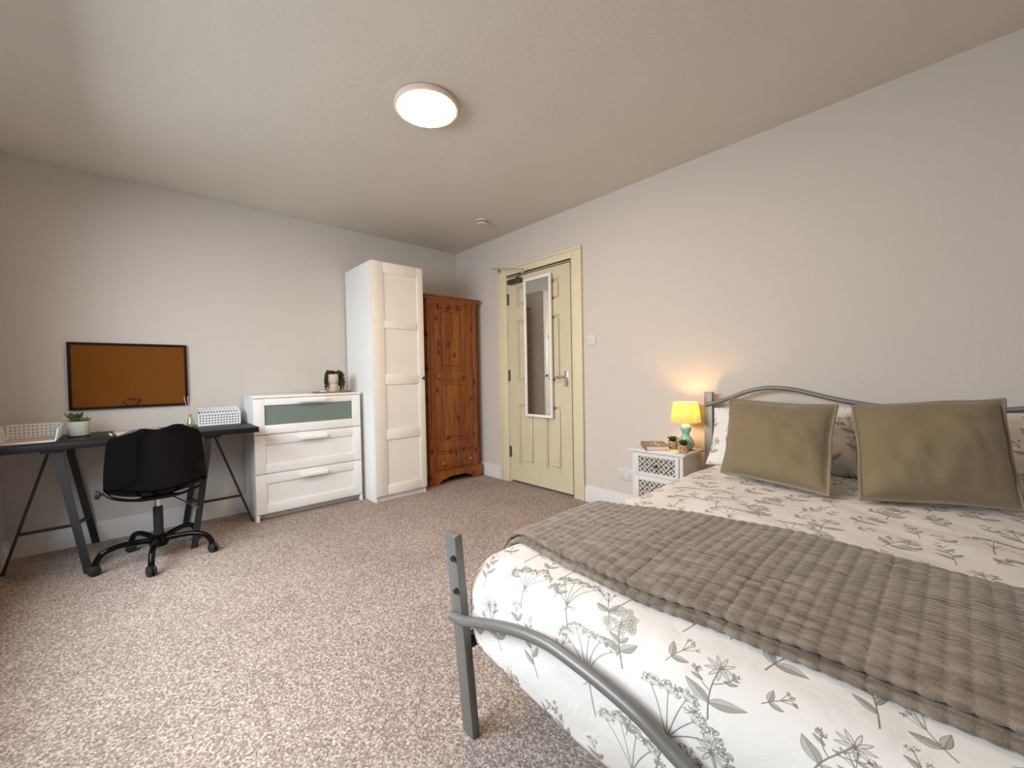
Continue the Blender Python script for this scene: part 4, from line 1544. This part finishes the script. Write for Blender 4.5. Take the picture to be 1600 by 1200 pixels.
# two printed pillows standing against the headboard
for k, (cs_, sd_, uvo, lab) in enumerate((
        (((2.962, -.31, zt(3.05, -.40) - .01), (3.675, -.34, zt(3.5, -.40) - .002), (3.665, -.165, .890), (2.958, -.165, .855)), 2, (.1, .3),
         'white botanical print pillow behind the left taupe cushion, next to the lamp'),
        (((3.690, -.33, zt(3.7, -.40) - .002), (4.375, -.30, zt(4.3, -.40)), (4.36, -.165, .895), (3.680, -.165, .890)), 9, (.55, .75),
         'white botanical print pillow behind the right taupe cushion'))):
    cen = sum((Vector(c) for c in cs_), Vector()) / 4
    po, rim = pillow('bed_pillow', cs_, .085, .055, sd_, 'print', uv=uvo, wr=.016, at=cen)
    tag(po, lab, 'pillow', 'printed bed pillows')
for k, (cs_, sd_, lab) in enumerate((
        (((3.195, -.690, .583), (3.640, -.815, .585), (3.622, -.53, .922), (3.172, -.50, .935)), 4, 'smaller-looking taupe velvet cushion on the left of the bed, nearer the lamp'),
        (((3.735, -.800, .588), (4.135, -.595, .585), (4.100, -.455, .960), (3.672, -.52, .920)), 12, 'taupe velvet cushion on the right of the bed, farther from the lamp'))):
    cen = sum((Vector(c) for c in cs_), Vector()) / 4
    cu = thing('velvet_cushion', (cen.x, cen.y, .575), lab, 'cushion', 'taupe velvet cushions')
    po, rim = pillow('cover', cs_, .082, .036, sd_, 'velvet', wr=.012, parent=cu, flange=.05)
    obj('piping', MB().tube(rim, .0055, 6, closed=True), 'piping', cu)

# ------------------------------------------------------------------ nightstand
nx0, nx1, nyf, nyb, nz = 2.462, 2.846, -.345, -.060, .572
ns = thing('nightstand', ((nx0 + nx1) / 2, (nyf + nyb) / 2, 0), 'white nightstand with fretwork drawer fronts between wall socket and bed', 'nightstand')
bx0, bx1, byf = nx0 + .018, nx1 - .016, nyf + .016
nb_ = MB().box(bx0, bx0 + .022, byf, nyb - .004, 0, nz - .016).box(bx1 - .022, bx1, byf, nyb - .004, 0, nz - .016).box(bx0 + .022, bx1 - .022, nyb - .014, nyb - .004, .03, nz - .016)
for z in (.03, .212, .382, nz - .034):
    nb_.box(bx0 + .022, bx1 - .022, byf, nyb - .014, z, z + .018)
obj('carcass', nb_, 'nightwhite', ns)
obj('top', MB().box(nx0, nx1, nyf, nyb, nz - .016, nz, .003), 'nightwhite', ns)


def fretwork(x0, x1, z0, z1, y, s, w_, th):
    """overlapping rings cut out of a flat sheet, clipped to the opening"""
    mb = MB()
    R = s / math.sqrt(2)
    nr_ = int((x1 - x0) / s) + 3
    xc, zc = (x0 + x1) / 2, (z0 + z1) / 2
    SEG = 44
    for i in range(-nr_, nr_ + 1):
        for j in range(-nr_, nr_ + 1):
            cx, cz = xc + (i - j) * R, zc + (i + j) * R
            for k in range(SEG):
                a, b = 2 * PI * k / SEG, 2 * PI * (k + 1) / SEG
                mxx, mzz = cx + R * math.cos((a + b) / 2), cz + R * math.sin((a + b) / 2)
                if not (x0 <= mxx <= x1 and z0 <= mzz <= z1):
                    continue
                q = []
                for aa, rr in ((a, R - w_ / 2), (b, R - w_ / 2), (b, R + w_ / 2), (a, R + w_ / 2)):
                    q.append((min(max(cx + rr * math.cos(aa), x0), x1), min(max(cz + rr * math.sin(aa), z0), z1)))
                mb.prism(q, lambda u, v, w: (u, w, v), y, y - th - .0004 * ((i + j) % 2))
    return mb


for (z0, z1) in ((.060, .218), (.230, .388), (.400, .548)):
    x0, x1 = bx0 + .025, bx1 - .025
    fm = MB()
    rect_frame(fm, YF, x0, x1, z0, z1, .024, .022, byf - .006, byf + .012, .002)
    dwr = obj('drawer', fm, 'nightwhite', ns)
    obj('backing', MB().box(x0 + .024, x1 - .024, byf + .004, byf + .010, z0 + .022, z1 - .022), 'rattan', dwr)
    o = obj('fretwork', fretwork(x0 + .024, x1 - .024, z0 + .022, z1 - .022, byf + .0035, .047, .0068, .005), 'nightwhite', dwr, smooth=False)
    o['kind'] = 'stuff'
    obj('knob', MB().lathe([(0, 0), (.006, 0), (.005, .008), (.009, .012), (.010, .018), (.006, .022), (0, .023)], ((x0 + x1) / 2, byf - .002, (z0 + z1) / 2), 14, Matrix.Rotation(PI / 2, 4, 'X')), 'pewter', dwr)

# table lamp
lc = (2.775, -.165, nz)
lamp = thing('table_lamp', lc, 'lit table lamp with yellow shade and turquoise gourd base on the nightstand', 'lamp')
gb = [(0, 0), (.030, 0), (.034, .004), (.046, .020), (.053, .040), (.050, .062), (.036, .082), (.024, .094), (.0215, .104), (.026, .118), (.034, .134), (.034, .150), (.024, .166), (.012, .172), (0, .172)]
obj('base', MB().lathe(gb, lc, 32), 'turquoise', lamp)
obj('stem', MB().lathe([(0, .172), (.007, .172), (.007, .215), (.012, .216), (.012, .232), (0, .232)], lc, 14), 'plasticwhite', lamp)
obj('bulb', MB().lathe([(0, .232), (.012, .233), (.022, .250), (.024, .262), (.018, .278), (0, .285)], lc, 18), 'bulb', lamp)
shm = MB().lathe([(.0945, .183), (.0760, .311), (.0745, .311), (.0930, .183), (.0945, .183)], lc, 48)
obj('shade', shm, 'shade', lamp)
rg = MB()
for rr, z in ((.0945, .184), (.0758, .311)):
    rg.tube([(lc[0] + rr * math.cos(2 * PI * k / 40), lc[1] + rr * math.sin(2 * PI * k / 40), lc[2] + z) for k in range(40)], .0018, 6, closed=True)
for k in range(3):
    a = k * 2 * PI / 3 + .3
    rg.tube([(lc[0] + .012 * math.cos(a), lc[1] + .012 * math.sin(a), lc[2] + .224), (lc[0] + .085 * math.cos(a), lc[1] + .085 * math.sin(a), lc[2] + .250)], .0014, 5)
obj('shade_ring', rg, 'lightrim', lamp)
obj('cable', MB().tube(spline([(lc[0] + .03, lc[1] + .01, nz + .003), (lc[0] + .05, lc[1] + .05, nz + .003), (lc[0] + .055, lc[1] + .10, nz + .003), (lc[0] + .06, -.050, nz - .004), (lc[0] + .06, -.044, nz - .02)], 6), .0025, 6), 'plasticwhite', lamp)

# two small mosaic pots
for k, (c, lab) in enumerate((((2.688, -.168, nz), 'small succulent in a mosaic glass pot between book and lamp'), ((2.806, -.268, nz), 'small succulent in a mosaic glass pot in front of the turquoise lamp base'))):
    sp = thing('small_succulent', c, lab, 'plant', 'mosaic pot succulents')
    sq = MB().lathe([(0, 0), (.027, 0), (.029, .003), (.032, .050), (.031, .052), (.027, .050), (.026, .044), (0, .044)], c, 24)
    obj('pot', sq, 'mosaic', sp)
    obj('soil', MB().lathe([(0, .0445), (.0255, .0445), (.02, .049), (0, .050)], c, 16), 'soil', sp)
    b = MB()
    rosette(b, (c[0], c[1], c[2] + .050), .046, 22, .35, .55, random.Random(20 + k), .004)
    obj('rosette', b, 'leaf', sp, recalc=False)

# book
bk = thing('book', (2.60, -.21, nz), 'grey-brown hardback book lying on the nightstand', 'book')
XB = Matrix.Translation((2.588, -.222, nz)) @ Matrix.Rotation(math.radians(-52), 4, 'Z')
L_, W_, H_ = .215, .150, .028
cv = MB().box(-L_ / 2, L_ / 2, -W_ / 2, W_ / 2, 0, .0025, .0008, xf=XB).box(-L_ / 2, L_ / 2, -W_ / 2, W_ / 2, H_ - .0025, H_, .0008, xf=XB)
cv.box(-L_ / 2, L_ / 2, -W_ / 2 - .003, -W_ / 2 + .002, 0, H_, .001, xf=XB)
obj('cover', cv, 'bookcover', bk)
o = obj('pages', MB().box(-L_ / 2 + .004, L_ / 2 - .004, -W_ / 2 + .002, W_ / 2 - .004, .0025, H_ - .0025, xf=XB), 'pages', bk)
lt_ = MB()
for i, (u, v, w_, h_) in enumerate(((-.060, .012, .050, .008), (-.012, .004, .030, .016), (.028, .012, .026, .008), (.062, .012, .036, .007), (-.02, -.022, .05, .005))):
    lt_.box(u - w_ / 2, u + w_ / 2, v - h_ / 2, v + h_ / 2, H_, H_ + .0006, xf=XB)
o = obj('title_print', lt_, 'lettering', bk, smooth=False)
